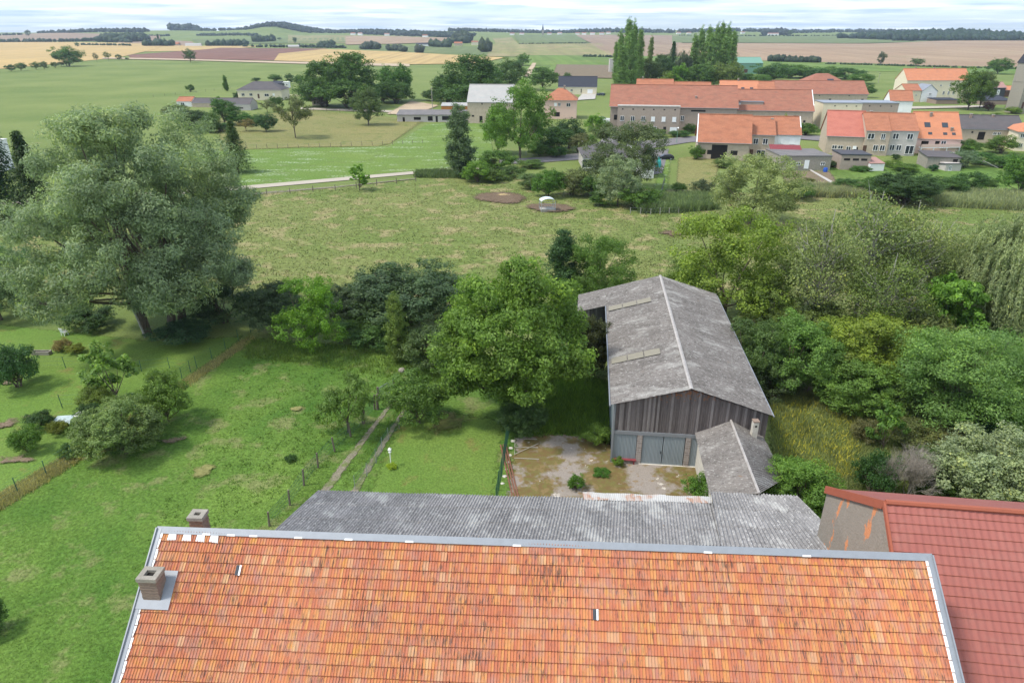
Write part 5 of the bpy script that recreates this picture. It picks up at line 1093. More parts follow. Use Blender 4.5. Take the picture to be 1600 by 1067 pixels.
# --- big barn
bO = hit(955.5, 722); azb = R(-6.2); BW = 10.9; BL = 24.5; RU = 5.25; ZR = 6.8; ZL = 5.25; ZRt = 5.05
barn = empty('barn', tuple(bO), azb, 'big grey roofed barn with weathered board gable and metal doors', 'barn'); bpy.context.view_layer.update()
bm_ = Matrix.Translation(Vector(bO))@Matrix.Rotation(azb, 4, 'Z')
def bp(u, v_, z): return bm_@Vector((u, v_, z))
t = NT('weathered_boards'); s = t.n('ShaderNodeSeparateXYZ'); t.l(t.coord(), s.inputs[0]); fx = t.math('FLOOR', t.math('DIVIDE', s.outputs[0], .16)); wn_ = t.n('ShaderNodeTexWhiteNoise', noise_dimensions='1D'); t.l(fx, wn_.inputs['W'])
c = t.ramp(wn_.outputs[0], ((0, (.105, .09, .085)), (.6, (.175, .153, .146)), (1, (.30, .272, .258)))); c = t.mix(1., c, t.ramp(t.noise(t.coord((14, 1, .5)), 3, 4, .7), ((.3, .6), (.7, 1.3))), 'MULTIPLY')
c = t.mix(t.ramp(t.math('ADD', t.math('MULTIPLY', s.outputs[2], .10), t.math('MULTIPLY', t.noise(t.coord((3, 1, 3)), 1.5, 4), .5)), ((.86, 0.), (.92, .8))), c, (.26, .11, .05)); M['boards'] = t.done(c, .9, .1)
t = NT('blue_grey_sheet'); c = t.mix(t.ramp(t.noise(t.coord((10, 1, .3)), 1.2, 4, .6), ((.3, 0.), (.7, 1.))), (.21, .25, .27), (.29, .325, .34)); M['blue_grey_sheet'] = t.done(c, .6, .3, )
t = NT('blockwork'); bt = t.n('ShaderNodeTexBrick'); bt.inputs['Color1'].default_value = (.36, .31, .28, 1); bt.inputs['Color2'].default_value = (.28, .24, .22, 1); bt.inputs['Mortar'].default_value = (.45, .42, .38, 1); bt.inputs['Scale'].default_value = 1.; bt.inputs['Brick Width'].default_value = .45; bt.inputs['Row Height'].default_value = .2; bt.inputs['Mortar Size'].default_value = .015
mp = t.coord(); sp_ = t.n('ShaderNodeSeparateXYZ'); t.l(mp, sp_.inputs[0]); cc_ = t.n('ShaderNodeCombineXYZ'); t.l(sp_.outputs[0], cc_.inputs[0]); t.l(sp_.outputs[2], cc_.inputs[1]); t.l(cc_.outputs[0], bt.inputs[0]); M['blockwork'] = t.done(bt.outputs[0], .9, .15)
def bpart(mb, name, mat, parent=None): return mb.build(name, mat, parent or barn)
bpart(MB().add([(0, 0, 2.95), (BW, 0, 2.95), (BW, 0, ZRt-.1), (RU, 0, ZR-.14), (0, 0, ZL-.05), (0, .12, 2.95), (BW, .12, 2.95), (BW, .12, ZRt-.1), (RU, .12, ZR-.14), (0, .12, ZL-.05)], [(0, 1, 2, 3, 4), (9, 8, 7, 6, 5), (0, 5, 6, 1)]), 'board_gable', M['boards'])
m = MB()
for i in range(int(BW/.16)):
    x = .1+i*.16; top = (ZL-.05+(ZR-.14-ZL+.05)*x/RU) if x < RU else (ZR-.14+(ZRt-.1-ZR+.14)*(x-RU)/(BW-RU)); m.box(x, x+.145, -.03-.012*(i % 3), -.001, 2.93-.03*(i*7 % 5), top-.06)
bpart(m, 'boards', M['boards'])
bpart(MB().box(-.06, 7.1, -.10, -.04, 2.62, 2.9), 'steel_lintel', M['zinc'])
def ribbed(x0, x1, z0, z1, y, name, parent=None):
    m = MB(); n = max(2, int((x1-x0)/.1)); V = []; 
    for i in range(n*2+1):
        x = x0+(x1-x0)*i/(n*2); yy = y-(.025 if i % 2 else 0); V += [(x, yy, z0), (x, yy, z1)]
    m.add(V, [(2*i, 2*i+2, 2*i+3, 2*i+1) for i in range(n*2)]); return bpart(m, name, M['blue_grey_sheet'], parent)
ribbed(.02, 1.75, .3, 2.62, -.02, 'metal_cladding'); ribbed(5.75, 7.0, .05, 2.62, -.02, 'metal_cladding')
for x in (1.78, 5.35): bpart(MB().box(x, x+.38, -.09, .1, 0, 2.61), 'block_pillar', M['blockwork'])
d1 = ribbed(2.2, 3.70, .12, 2.58, -.02, 'sliding_door'); ribbed(3.76, 5.3, .12, 2.58, -.02, 'sliding_door')
bpart(MB().box(3.55, 3.62, -.12, -.05, 1.1, 1.3), 'handle', M['dark_metal'], d1)
bpart(MB().box(-.02, 7.2, -.16, -.03, -.1, .11), 'plinth', M['limestone']); bpart(MB().box(.0, 1.75, -.05, .0, .11, .3), 'plinth', M['blockwork'])
bpart(MB().box(-.03, .06, .0, BL, .0, ZL-.12).box(BW-.06, BW+.03, 0, BL, 0, ZRt-.15).box(.07, BW-.07, BL-.1, BL, 0, ZRt-.2).box(.07, BW-.07, .13, .2, 0, 3.0), 'wall', M['blue_grey_sheet'])
bpart(MB().box(-.12, .02, -.14, .02, 0, ZL-.1), 'corner_post', M['zinc'])
EXV = 19.8; ov = .35; sl_ = (ZR-ZL)/RU; sr_ = (ZR-ZRt)/(BW-RU)
def bl_(u): return ZR-(RU-u)*sl_
def brr(u): return ZR-(u-RU)*sr_
e = -.35; q1 = quadroof('roof', barn, bp(RU, BL+ov, ZR), bp(RU, -ov, ZR), bp(e, BL+ov, bl_(e)), bp(e, -ov, bl_(e)), .177, .05, M['fibre_barn'], 2.4)
e = BW+.3; q2 = quadroof('roof', barn, bp(RU, -ov, ZR), bp(RU, BL+ov, ZR), bp(e, -ov, brr(e)), bp(e, BL+ov, brr(e)), .177, .05, M['fibre_barn'], 2.4)
e0, e1_ = -.37, -3.2; quadroof('roof', barn, bp(e0, BL+ov, bl_(e0)), bp(e0, EXV, bl_(e0)), bp(e1_, BL+ov, bl_(e1_)), bp(e1_, EXV, bl_(e1_)), .177, .05, M['fibre_barn'], 3.)
for v_ in (EXV+.3, BL): bpart(MB().box(-3., -2.85, v_, v_+.15, 0, bl_(-3.1)-.05), 'post', M['wood_post'])
bpart(MB().box(-3., -.1, BL-.05, BL+.02, .3, bl_(-3.1)-.1), 'extension_wall', M['boards'])
bpart(MB().slab([(RU-.14, -ov-.03, ZR+.07), (RU, -ov-.03, ZR+.13), (RU, BL+ov, ZR+.13), (RU-.14, BL+ov, ZR+.07)], .03).slab([(RU+.14, -ov-.03, ZR+.07), (RU, -ov-.03, ZR+.13), (RU, BL+ov, ZR+.13), (RU+.14, BL+ov, ZR+.07)], .03), 'ridge_cap', pm('ridge_grey', (.38, .35, .32), .3, 3))
pm('grp_sheet', (.235, .215, .165), .15, 2, .6)
Pb = [Vector(bp(0, 0, ZL)), Vector(bp(RU, 0, ZR)), Vector(bp(0, BL, ZL))]; nb_ = (Pb[1]-Pb[0]).cross(Pb[2]-Pb[0]).normalized()
def on_barn(px, py):
    d = Vector(ray(px, py)); t_ = (Pb[0]-Vector(CAM)).dot(nb_)/d.dot(nb_); P = bm_.inverted()@(Vector(CAM)+d*t_); return P.x, P.y
for (pa, pb_) in (((950, 482), (1018, 472)), ((952, 566), (1032, 551))):
    u0, v0 = on_barn(*pa); u1, v1 = on_barn(*pb_); vm = (v0+v1)/2; n = 3
    u0 = max(u0, -.2)
    for k in range(n):
        a = u0+(u1-u0)*k/n+.04; b_ = u0+(u1-u0)*(k+1)/n-.04; hh = .55
        V = []; Fs = []; st = int(2*hh/.177*4)
        for i in range(st+1):
            vv = vm-hh+2*hh*i/st; zz_ = .12+.02*math.cos(i/4*2*math.pi); V += [(a, vv, bl_(a)+zz_), (b_, vv, bl_(b_)+zz_)]
        Fs = [(2*i, 2*i+1, 2*i+3, 2*i+2) for i in range(st)]
        o = MB().add(V, Fs).build('translucent_panel', M['grp_sheet'], barn)
bpart(MB().tube([(-.42, -ov, bl_(-.4)-.02), (-.42, EXV, bl_(-.4)-.02)], .06, 6), 'gutter', M['zinc']); bpart(MB().tube([(BW+.35, -ov, brr(BW+.35)), (BW+.35, BL, brr(BW+.35))], .06, 6), 'gutter', M['zinc'])
# --- small outbuilding with its own corrugated roof
hA, hB = Vector(atz(1138, 648, 4.2)), Vector(atz(1186, 772, 4.2)); hLF, hLN = Vector(atz(1084, 668, 3.)), Vector(atz(1110, 775, 3.)); hRF, hRN = Vector(atz(1190, 679, 3.)), Vector(atz(1213, 732, 3.05))
hut = empty('outbuilding', (hLF.x, hLF.y, 0), 0, 'small outbuilding with corrugated gable roof leaning against the barn', 'outbuilding')
hB2 = hA.lerp(hB, 1.0); hRN2 = hRF.lerp(hRN, 1.0)
quadroof('roof', hut, hA, hB2, hLF, hLN, .2, .07, M['fibre_hut'], 1.2, .02); quadroof('roof', hut, hB2+z1*.01, hA+z1*.01, hRN2+Vector((.1, -1.2, .0)), hRF, .2, .06, M['fibre_hut'], 1.2, .02)
wb(MB().tube([hA+z1*.08, hB2+z1*.08], .09, 6), 'ridge_cap', M['ridge_grey'], hut)
wl = [hLF+Vector((.3, 0, -.1)), hLN+Vector((.3, .2, -.1)), hRN+Vector((-.3, -.6, -.1)), hRF+Vector((-.3, 0, -.1))]
wb(MB().add([Vector((p.x, p.y, 0)) for p in wl]+wl, [(0, 1, 5, 4), (1, 2, 6, 5), (2, 3, 7, 6), (3, 0, 4, 7)]), 'wall', M['limestone'], hut)
gn = [wl[1], wl[2], hB2+Vector((0, .2, -.1))]; wb(MB().add(gn, [(0, 1, 2)]), 'gable', M['limestone'], hut)
g2 = [wl[0], wl[3], hA+Vector((0, -.05, -.1))]; wb(MB().add(g2, [(2, 1, 0)]), 'gable', M['limestone'], hut)
cc = Vector(atz(1176, 684, 3.35)); oc = MB(); oc.box(cc.x-.17, cc.x+.22, cc.y-.2, cc.y+.2, 3., 4.75); chm = wb(oc, 'chimney', M['limestone'], hut)
wb(MB().box(cc.x-.2, cc.x+.25, cc.y-.23, cc.y+.23, 4.752, 4.83), 'chimney_cap', M['brick'], chm); wb(MB().box(cc.x-.05, cc.x+.1, cc.y-.205, cc.y-.2, 4.35, 4.5), 'soot_hole', M['dark_opening'], chm)
wb(MB().box(cc.x-.5, cc.x-.2, cc.y-.25, cc.y+.35, 3.32, 3.4).box(cc.x-.15, cc.x+.55, cc.y-.42, cc.y-.24, 3.2, 3.26), 'roof_flashing', M['frame_white'], chm)
# ---------------------------------------------------------------- yard and garden things
def bench():
    P = hit(975, 722); r = empty('bench', (P[0], P[1]-.05, 0), azb, 'dark red wooden bench against the barn wall', 'bench')
    MB().box(-.85, .85, -.35, .0, .42, .47).build('seat', M['bench_red'], r); MB().box(-.85, .85, .02, .07, .5, .85).build('backrest', M['bench_red'], r)
    for x in (-.7, .7): MB().box(x-.05, x+.05, -.33, .06, 0, .415).build('leg', M['bench_red'], r)
bench()
r = empty('pipe_frame', tuple(hit(823, 702)), R(-3), 'pale pipe frame lying on the yard concrete', 'pipe frame')
for a, b_ in (((-.9, -1.5, .06), (-1.0, 1.6, .06)), ((1.0, -1.5, .06), (.75, 1.7, .06)), ((-.9, -1.45, .14), (1.0, -1.5, .14)), ((-.95, .1, .14), (.9, .1, .14)), ((-.9, -1.0, .2), (.9, .6, .2)), ((-.9, 1.3, .14), (.8, 1.3, .14))):
    MB().tube([a, b_], .025, 5).build('pipe', M['concrete'], r)
# stones along the yard fence
rg = np.random.RandomState(8)
for i in range(7):
    P = atz(801-i*2.6+rg.uniform(-1, 1), 690+i*11, 0); s = rg.uniform(.08, .16); m = bmesh.new(); bmesh.ops.create_icosphere(m, subdivisions=2, radius=1)
    for v_ in m.verts: v_.co = Vector((v_.co.x*s*1.3, v_.co.y*s, v_.co.z*s*.7))*float(rg.uniform(.85, 1.12))
    me = bpy.data.meshes.new('stone'); m.to_mesh(me); m.free(); me.materials.append(M['limestone']); o = bpy.data.objects.new('stone', me); C.objects.link(o); o.location = (P[0], P[1], s*.4)
    tag(o, 'pale rubble stone lying beside the yard fence', 'stone', 'rubble stones along the yard fence')
r = empty('steel_rails', tuple(atz(791, 735, 0)), R(8), 'rusty steel rails stacked along the yard fence', 'steel rails')
for dx in (0, .22, .4): MB().box(-.05+dx, .05+dx, -4.6, 3.4, .0, .13+dx*.1).build('rail', M['rust'], r)
P = atz(628, 581, 0); m = bmesh.new(); bmesh.ops.create_icosphere(m, subdivisions=3, radius=1)
for v_ in m.verts: v_.co = Vector((v_.co.x*.34, v_.co.y*.31, v_.co.z*.3))*float(rg.uniform(.93, 1.05))
me = bpy.data.meshes.new('boulder'); m.to_mesh(me); m.free(); me.materials.append(M['stone']); o = bpy.data.objects.new('boulder', me); C.objects.link(o); o.location = (P[0], P[1], .15); tag(o, 'pale grey boulder at the end of the twin rut track', 'boulder')
# bird feeder post with yellow plant
P = hit(611, 728); r = empty('bird_feeder', tuple(P), 0, 'white bird feeder on a thin post in the mown plot', 'bird feeder')
MB().tube([(0, 0, 0), (0, 0, 1.25)], .035, 6).build('post', M['white'], r); MB().box(-.1, .1, -.1, .1, 1.25, 1.28).build('tray', M['white'], r)
MB().add([(-.13, -.13, 1.5), (.13, -.13, 1.5), (.13, .13, 1.5), (-.13, .13, 1.5), (0, 0, 1.68)], [(0, 1, 4), (1, 2, 4), (2, 3, 4), (3, 0, 4), (3, 2, 1, 0)]).box(-.1, -.07, -.02, .02, 1.29, 1.5).box(.07, .1, -.02, .02, 1.29, 1.5).build('roof', M['white'], r)
P_('shrub0', 612, 732, 723, 15, (.24, .30, .03), 'yellow flowering plant at the foot of the bird feeder')
# white garden chair
P = hit(102, 524); r = empty('garden_chair', tuple(P), R(160), 'white plastic garden chair on the lawn before the willow', 'chair')
MB().box(-.25, .25, -.25, .25, .40, .44).build('seat', M['white'], r); MB().slab([(-.25, .22, .45), (.25, .22, .45), (.25, .36, .95), (-.25, .36, .95)], .04).build('backrest', M['white'], r)
for x in (-.22, .22):
    for y in (-.22, .22): MB().box(x-.03, x+.03, y-.03, y+.03, 0, .398).build('leg', M['white'], r)
    MB().box(x-.03, x+.03, -.24, .24, .62, .66).build('armrest', M['white'], r)
# fallen trunk and leaning limbs
P = hit(35, 490); Q = hit(128, 480); r = MB().tube([P+np.array([0, 0, .5]), (P+Q)/2+np.array([0, 0, 1.0]), Q+np.array([0, 0, 1.3])], [.28, .24, .16], 8).build('fallen_trunk', M['bark'], None, True); tag(r, 'grey fallen trunk propped left of the big willow', 'tree trunk')
P = hit(227, 527); m = MB().tube([P, P+np.array([-1.3, .6, 5.2])], [.13, .08], 6).build('leaning_branch', M['pale_bark']); tag(m, 'bare pole like branch leaning on the left willow trunk', 'branch')
# hay feeder
P = hit(855, 330); r = empty('hay_feeder', tuple(P), R(10), 'round topped metal hay feeder in the pasture', 'hay feeder')
m = MB()
for k in range(9):
    a = -math.pi/2*1.0+math.pi*k/8
V = []; n = 10
for j, y in enumerate((-1.0, 1.0)):
    for k in range(n+1):
        a = math.pi*(.12+.76*k/n); V.append((-1.45*math.cos(a), y, 1.75+.75*math.sin(a)))
m.add(V, [(k, k+1, n+2+k, n+1+k) for k in range(n)]); m.build('roof', pm('feeder_roof', (.62, .68, .68), .08, 1, .35, .5), r)
for x in (-1.3, 1.3):
    for y in (-.95, .95): MB().tube([(x, y, 0), (x, y, 2.05)], .05, 5).build('leg', M['steel'], r)
m = MB()
for z in (.6, 1.5): m.tube([(-1.3, -.95, z), (1.3, -.95, z), (1.3, .95, z), (-1.3, .95, z), (-1.3, -.95, z)], .03, 4)
for k in range(8): m.tube([(-1.2+.34*k, -.95, .55), (-1.1+.34*k, -.95, 1.5)], .02, 4)
m.build('rack', M['steel'], r); MB().box(-1.25, 1.25, -.9, .9, .05, .55).build('trough', M['concrete'], r)
P = hit(786, 306); m = MB(); rg = np.random.RandomState(9)
for k in range(420):
    a = rg.uniform(0, 6.28); q_ = rg.rand()**.6; x, y = 3*q_*math.cos(a), 2.0*q_*math.sin(a); d = rg.uniform(-.3, .3, 2); m.tube([(P[0]+x-d[0], P[1]+y-d[1], .1+.15*(1-q_)), (P[0]+x+d[0], P[1]+y+d[1], .12+.2*(1-q_))], .035, 3)
tag(m.build('straw', M['straw']), 'scattered straw on the muddy patch', kind='stuff')
# ---------------------------------------------------------------- fences
def fence(name, label, pts, n, h, post, wire, wires=4, rad=.05, mesh=False, lean=.05, group=None, wr=.008):
    A = [hit(*p) for p in pts]; root = empty(name, (A[0][0], A[0][1], 0), 0, label, 'fence', group); o0 = A[0].copy(); o0[2] = 0
    seg = [np.hypot(*(A[i+1]-A[i])[:2]) for i in range(len(A)-1)]; tot = sum(seg); rg = np.random.RandomState(hash_(label) % 999); tops = []
    for k in range(n):
        s = tot*k/(n-1); i = 0
        while i < len(seg)-1 and s > seg[i]: s -= seg[i]; i += 1
        p = A[i]+(A[i+1]-A[i])*min(1, s/seg[i])-o0; p[2] = hz(*(p+o0)[:2]); q_ = p+np.array([rg.uniform(-lean, lean), rg.uniform(-lean, lean), h*rg.uniform(.9, 1.08)])
        MB().tube([p-np.array([0, 0, .1]), q_], [rad, rad*.85], 6).build('post', M[post], root); tops.append((p, q_))
    m = MB()
    for j in range(wires):
        f = (j+1)/wires*.96
        for (p, q_), (p2, q2) in zip(tops, tops[1:]): m.tube([p+(q_-p)*f, p2+(q2-p2)*f], wr, 3)
    if mesh:
        for (p, q_), (p2, q2) in zip(tops, tops[1:]):
            L = np.hypot(*(p2-p)[:2]); c_ = max(2, int(L/.14))
            for i in range(c_):
                a = p+(p2-p)*i/c_; b_ = q_+(q2-q_)*i/c_; m.add([a, a+np.array([.012, 0, 0]), b_+np.array([.012, 0, 0]), b_], [(0, 1, 2, 3)])
    m.build('wire_mesh' if mesh else 'wire', M[wire], root); return root
fence('mesh_fence', 'dark green mesh fence along the left of the concrete yard', [(775, 790), (786, 735), (797, 668)], 7, 1.7, 'green_wire', 'green_wire', 5, .03, True)
fence('wooden_post_fence', 'wire fence on wooden posts left of the twin rut track', [(421, 822), (448, 797), (473, 762), (490, 738), (513, 716), (560, 672), (585, 640)], 8, 1.35, 'wood_post', 'green_wire', 4, .075, True, .12)
fence('wire_fence', 'wire fence on thin metal posts right of the twin rut track', [(555, 765), (573, 745), (590, 722), (602, 692), (621, 675), (634, 658), (648, 640)], 8, 1.25, 'zinc', 'green_wire', 4, .025, True)
fence('garden_fence', 'wire fence running diagonally along the garden edge', [(-20, 800), (37, 765), (105, 722), (138, 700), (200, 660), (290, 588), (340, 555), (392, 520)], 15, 1.3, 'green_wire', 'green_wire', 4, .035, False)
fence('garden_fence', 'wire fence crossing the garden in front of the willow', [(-30, 580), (77, 576), (118, 575), (155, 574), (232, 582), (272, 575), (298, 582)], 9, 1.3, 'green_wire', 'green_wire', 3, .035, False)
fence('garden_fence', 'short run of green posts beside the garden beds', [(98, 638), (212, 635)], 3, 1.3, 'green_wire', 'green_wire', 3, .035)
fence('pasture_fence', 'wooden fence between the lane and the rough pasture', [(380, 308), (520, 298), (650, 284)], 9, 1.3, 'wood_post', 'wood_post', 2, .09, wr=.03)
fence('pasture_fence', 'line of short posts below the dry meadow', [(385, 232), (470, 232), (580, 228), (660, 224)], 18, 1.2, 'wood_post', 'zinc', 2, .07)
fence('pasture_fence', 'line of posts along the lane above the dry meadow', [(470, 174), (550, 177), (630, 182)], 9, 1.2, 'wood_post', 'zinc', 2, .07)
fence('pasture_fence', 'wire fence along the field edge left of the white bungalow', [(240, 152), (320, 144), (372, 138)], 10, 1.2, 'wood_post', 'zinc', 2, .07)
fence('meadow_fence', 'white post fence left of the street lamp', [(822, 243), (860, 240), (905, 236)], 9, 1.1, 'pale_bark', 'zinc', 3, .07)
fence('pasture_fence', 'pale posts along the reeds at the back of the pasture', [(985, 334), (1020, 336), (1060, 334)], 6, 1.2, 'pale_bark', 'zinc', 2, .07)
fence('terrace_fence', 'low cream fence of the white bungalow garden', [(442, 152), (480, 152), (520, 152)], 8, 1.0, 'cream', 'cream', 2, .18, wr=.12)
fence('mesh_fence', 'dark green screened fence behind the right gardens', [(1490, 250), (1540, 250), (1600, 254)], 8, 1.8, 'green_wire', 'green_wire', 4, .05, True)
fence('plot_fence', 'narrow dark plank edging between the garden plots', [(1031, 310), (1038, 282)], 5, .6, 'dark_metal', 'dark_metal', 3, .08, wr=.06)
# garden gate and gate posts
P = hit(604, 618); r = empty('garden_gate', tuple(P), R(60), 'grey tubular gate at the end of the twin rut track', 'gate')
MB().tube([(-1.0, 0, .15), (1.0, 0, .15), (1.0, 0, 1.2), (-1.0, 0, 1.2), (-1.0, 0, .15)], .03, 5).build('gate_frame', M['zinc'], r)
for x in (-1.1, 1.1): MB().tube([(x, 0, -.1), (x, 0, 1.4)], .09, 7).build('gate_post', M['wood_post'], r)
m = MB()
for k in range(14): m.box(-.95+.145*k, -.935+.145*k, -.01, .01, .17, 1.18)
m.build('gate_bars', M['zinc'], r)
for px, py, lb in ((590, 640, 'thick dark post right of the plum tree'), (568, 662, 'broken dark post behind the plum tree')):
    P = hit(px, py); o = MB().tube([(0, 0, -.1), (.03, 0, .8), (.08, .05, 1.55)], [.14, .12, .09], 8).build('wooden_post', M['wood_post']); o.location = P; tag(o, lb, 'post')
# ---------------------------------------------------------------- cars, lamps, small village things
def car(px, py, az, col, label, L=4.3, H=1.45, van=False):
    P = hit(px, py); r = empty('parked_car' if not van else 'parked_van', tuple(P), az, label, 'van' if van else 'car'); W = 1.75
    prof = [(-L/2, .35), (-L/2+.03, .8), (-L/2+.25, .92), (-L*.24, .98), (-L*.08, H-.06), (L*.2, H), (L*.38, H-.12), (L/2-.1, .98), (L/2, .7), (L/2-.02, .35)]
    if van: prof = [(-L/2, .35), (-L/2+.05, 1.0), (-L/2+.55, 1.15), (-L/2+1.1, H-.1), (-L/2+1.5, H), (L/2-.05, H), (L/2, .9), (L/2, .35)]
    n = len(prof); ins = [0 if z < 1.0 else .14 for _, z in prof]
    V = [(x, -W/2+i, z) for (x, z), i in zip(prof, ins)]+[(x, W/2-i, z) for (x, z), i in zip(prof, ins)]
    body = MB().add(V, [tuple(range(n)), tuple(range(2*n-1, n-1, -1))]+[(i+n, (i+1) % n+n, (i+1) % n, i) for i in range(n)]).build('body', pm('paint_'+label[:5], col, .05, 1, .25, .6), r)
    for s_ in (-1, 1):
        y = s_*(W/2-.06); g = [(-L*.18, 1.0), (-L*.09, H-.14), (L*.3, H-.14), (L*.37, 1.0)] if not van else [(-L/2+.75, 1.2), (-L/2+1.15, H-.25), (-L/2+1.9, H-.25), (-L/2+1.9, 1.2)]
        MB().add([(x, y+s_*.0, z) for x, z in g]+[(x, y+s_*.03, z) for x, z in g], [(0, 1, 2, 3), (7, 6, 5, 4), (0, 4, 5, 1), (1, 5, 6, 2), (2, 6, 7, 3), (3, 7, 4, 0)]).build('side_window', M['glass'], r)
    g = ((-L*.235, 1.0), (-L*.09, H-.1)) if not van else ((-L/2+.6, 1.2), (-L/2+1.05, H-.15))
    MB().slab([(g[0][0]-.03, -W/2+.25, g[0][1]+.03), (g[0][0]-.03, W/2-.25, g[0][1]+.03), (g[1][0]-.03, W/2-.25, g[1][1]+.03), (g[1][0]-.03, -W/2+.25, g[1][1]+.03)], .02).build('windscreen', M['glass'], r)
    for x in (-L*.31, L*.3):
        for s_ in (-1, 1):
            wv = MB().tube([(x, s_*(W/2-.2), .32), (x, s_*(W/2+.01), .32)], .32, 14).build('wheel', M['tyre'], r); MB().tube([(x, s_*(W/2+.012), .32), (x, s_*(W/2+.02), .32)], .18, 10).build('rim', M['steel'], wv)
    for s_ in (-1, 1): MB().box(-L/2-.01, -L/2+.04, s_*.62-.16, s_*.62+.16, .62, .76).build('headlight', M['frame_white'], r)
car(1039, 250, R(4), (.012, .014, .022), 'black car parked beside the grey roofed bungalow wing')
car(939, 150, R(-20), (.02, .03, .04), 'small dark car on the drive of the slate roofed bungalow')
car(952, 194, R(170), (.75, .75, .74), 'white van parked left of the long brown farmhouse', 4.9, 1.9, True)
car(938, 189, R(10), (.06, .065, .075), 'grey car in the yard left of the white van')
car(1484, 246, R(185), (.7, .7, .7), 'white car behind the stone garden shed')
def lamp(px, py, ty, label):
    P = hit(px, py); H = float(aty(px, ty, P[1])[2]); r = empty('street_lamp', tuple(P), 0, label, 'street lamp')
    MB().tube([(0, 0, 0), (0, 0, H-.3)], [.09, .05], 7).build('pole', M['green_paint'], r); MB().tube([(0, 0, H-.3), (0, 0, H), (0, -.5, H+.02), (0, -.9, H-.05)], [.06, .2, .22, .1], 7).build('lamp_head', M['frame_white'], r)
lamp(909, 238, 221, 'green street lamp with white head at the road bend'); lamp(1057, 224, 200, 'street lamp before the long brown farmhouse')
def pole(px, py, ty, label, name='utility_pole'):
    P = hit(px, py); H = float(aty(px, ty, P[1])[2]-P[2]); r = empty(name, tuple(P), 0, label, 'pole'); MB().tube([(0, 0, 0), (0, 0, H)], [.16, .1], 7).build('pole', M['pale_bark'], r); MB().box(-.7, .7, -.06, .06, H-.7, H-.55).build('crossarm', M['wood_post'], r)
pole(676, 176, 136, 'bare utility pole in the meadow left of the pale barn'); pole(1372, 130, 114, 'utility pole in the meadow left of the school')
P = hit(1028, 268); r = empty('garden_parasol', tuple(P), 0, 'turquoise closed parasol behind the bungalow wing', 'parasol'); MB().tube([(0, 0, 0), (0, 0, 1.)], .05, 5).build('pole', M['steel'], r); MB().tube([(0, 0, 1.), (0, 0, 2.4), (0, 0, 3.3)], [.7, .55, .1], 9).build('canopy', M['turquoise'], r)
P = hit(1289, 270); r = empty('water_barrel', tuple(P), 0, 'blue plastic barrel at the corner of the flat roofed shed', 'barrel'); MB().tube([(0, 0, 0), (0, 0, .3), (0, 0, .8), (0, 0, 1.1)], [.42, .5, .5, .42], 12).build('body', M['blue_plastic'], r); MB().tube([(0, 0, 1.101), (0, 0, 1.15)], .4, 12).build('lid', M['blue_plastic'], r)
P = hit(1571, 304); r = empty('garden_trampoline', tuple(P), 0, 'turquoise garden table at the right end of the reeds', 'table'); MB().box(-1.4, 1.4, -.7, .7, .7, .78).build('tabletop', M['turquoise'], r)
for x in (-1.2, 1.2):
    for y in (-.5, .5): MB().box(x-.05, x+.05, y-.05, y+.05, 0, .698).build('leg', M['turquoise'], r)
r['label'] = 'turquoise garden table at the right end of the reeds'; r.name = 'garden_table'
for px, lb in ((1502, 'grey corrugated sheet lying behind the reeds'), (1528, 'white sheet lying behind the reeds')):
    P = hit(px, 304); V, Fq = sheet(4.6, 1.6, 1.6, .2, .05, 0, 4); V[:, 2] += .25+.12*V[:, 1]; o = mk('metal_sheet', V, Fq, M['frame_white'] if px > 1510 else M['zinc']); o.location = (P[0]-2, P[1], 0); tag(o, lb, 'metal sheet')
for i in range(3):
    P = hit(1515+i*9, 257+i*3); Q = P+np.array([3.8, -.5, 0.]); o = MB().tube([P+np.array([0, 0, 1.6+.1*i]), Q+np.array([0, 0, .1])], .09, 5).build('pole', M['pale_bark']); o.name = 'wooden_pole'; tag(o, 'long wooden pole leaning in the right gardens', 'pole', 'leaning wooden poles')
P = hit(50, 672); o = MB().slab([(P[0], P[1], .5), (P[0]+1.6, P[1], .4), (P[0]+1.5, P[1]+.9, .7), (P[0]+.1, P[1]+.9, .6)], .03).build('tarpaulin', pm('blue_sheet', (.42, .50, .50), .3, 2)); tag(o, 'pale blue sheet spread over the garden bed', 'tarpaulin'); o.location = (1.4, .4, 0)
P = hit(115, 656); o = MB().slab([(P[0], P[1], .35), (P[0]+1.5, P[1]-.2, .3), (P[0]+1.4, P[1]+.8, .5), (P[0]+.1, P[1]+.7, .45)], .05).build('cover_sheet', M['white']); tag(o, 'white sheet weighed down at the garden edge', 'sheet')
r = empty('well_ring', tuple(hit(66, 554)), 0, 'low grey stone trough in the garden', 'trough'); MB().box(-.9, .9, -.3, -.2, 0, .4).box(-.9, .9, .2, .3, 0, .4).box(-.9, -.8, -.199, .199, 0, .4).box(.8, .9, -.199, .199, 0, .4).build('basin', M['stone'], r); r.name = 'stone_trough'; MB().box(-.79, .79, -.19, .19, 0, .3).build('filling', M['soil'], r)
house('garden_greenhouse', 'white roofed shed showing between the dark spruces at left', (-12, 268), (6, 268), 222, None, 4, 'white', 'white', 'flat', cat='shed')
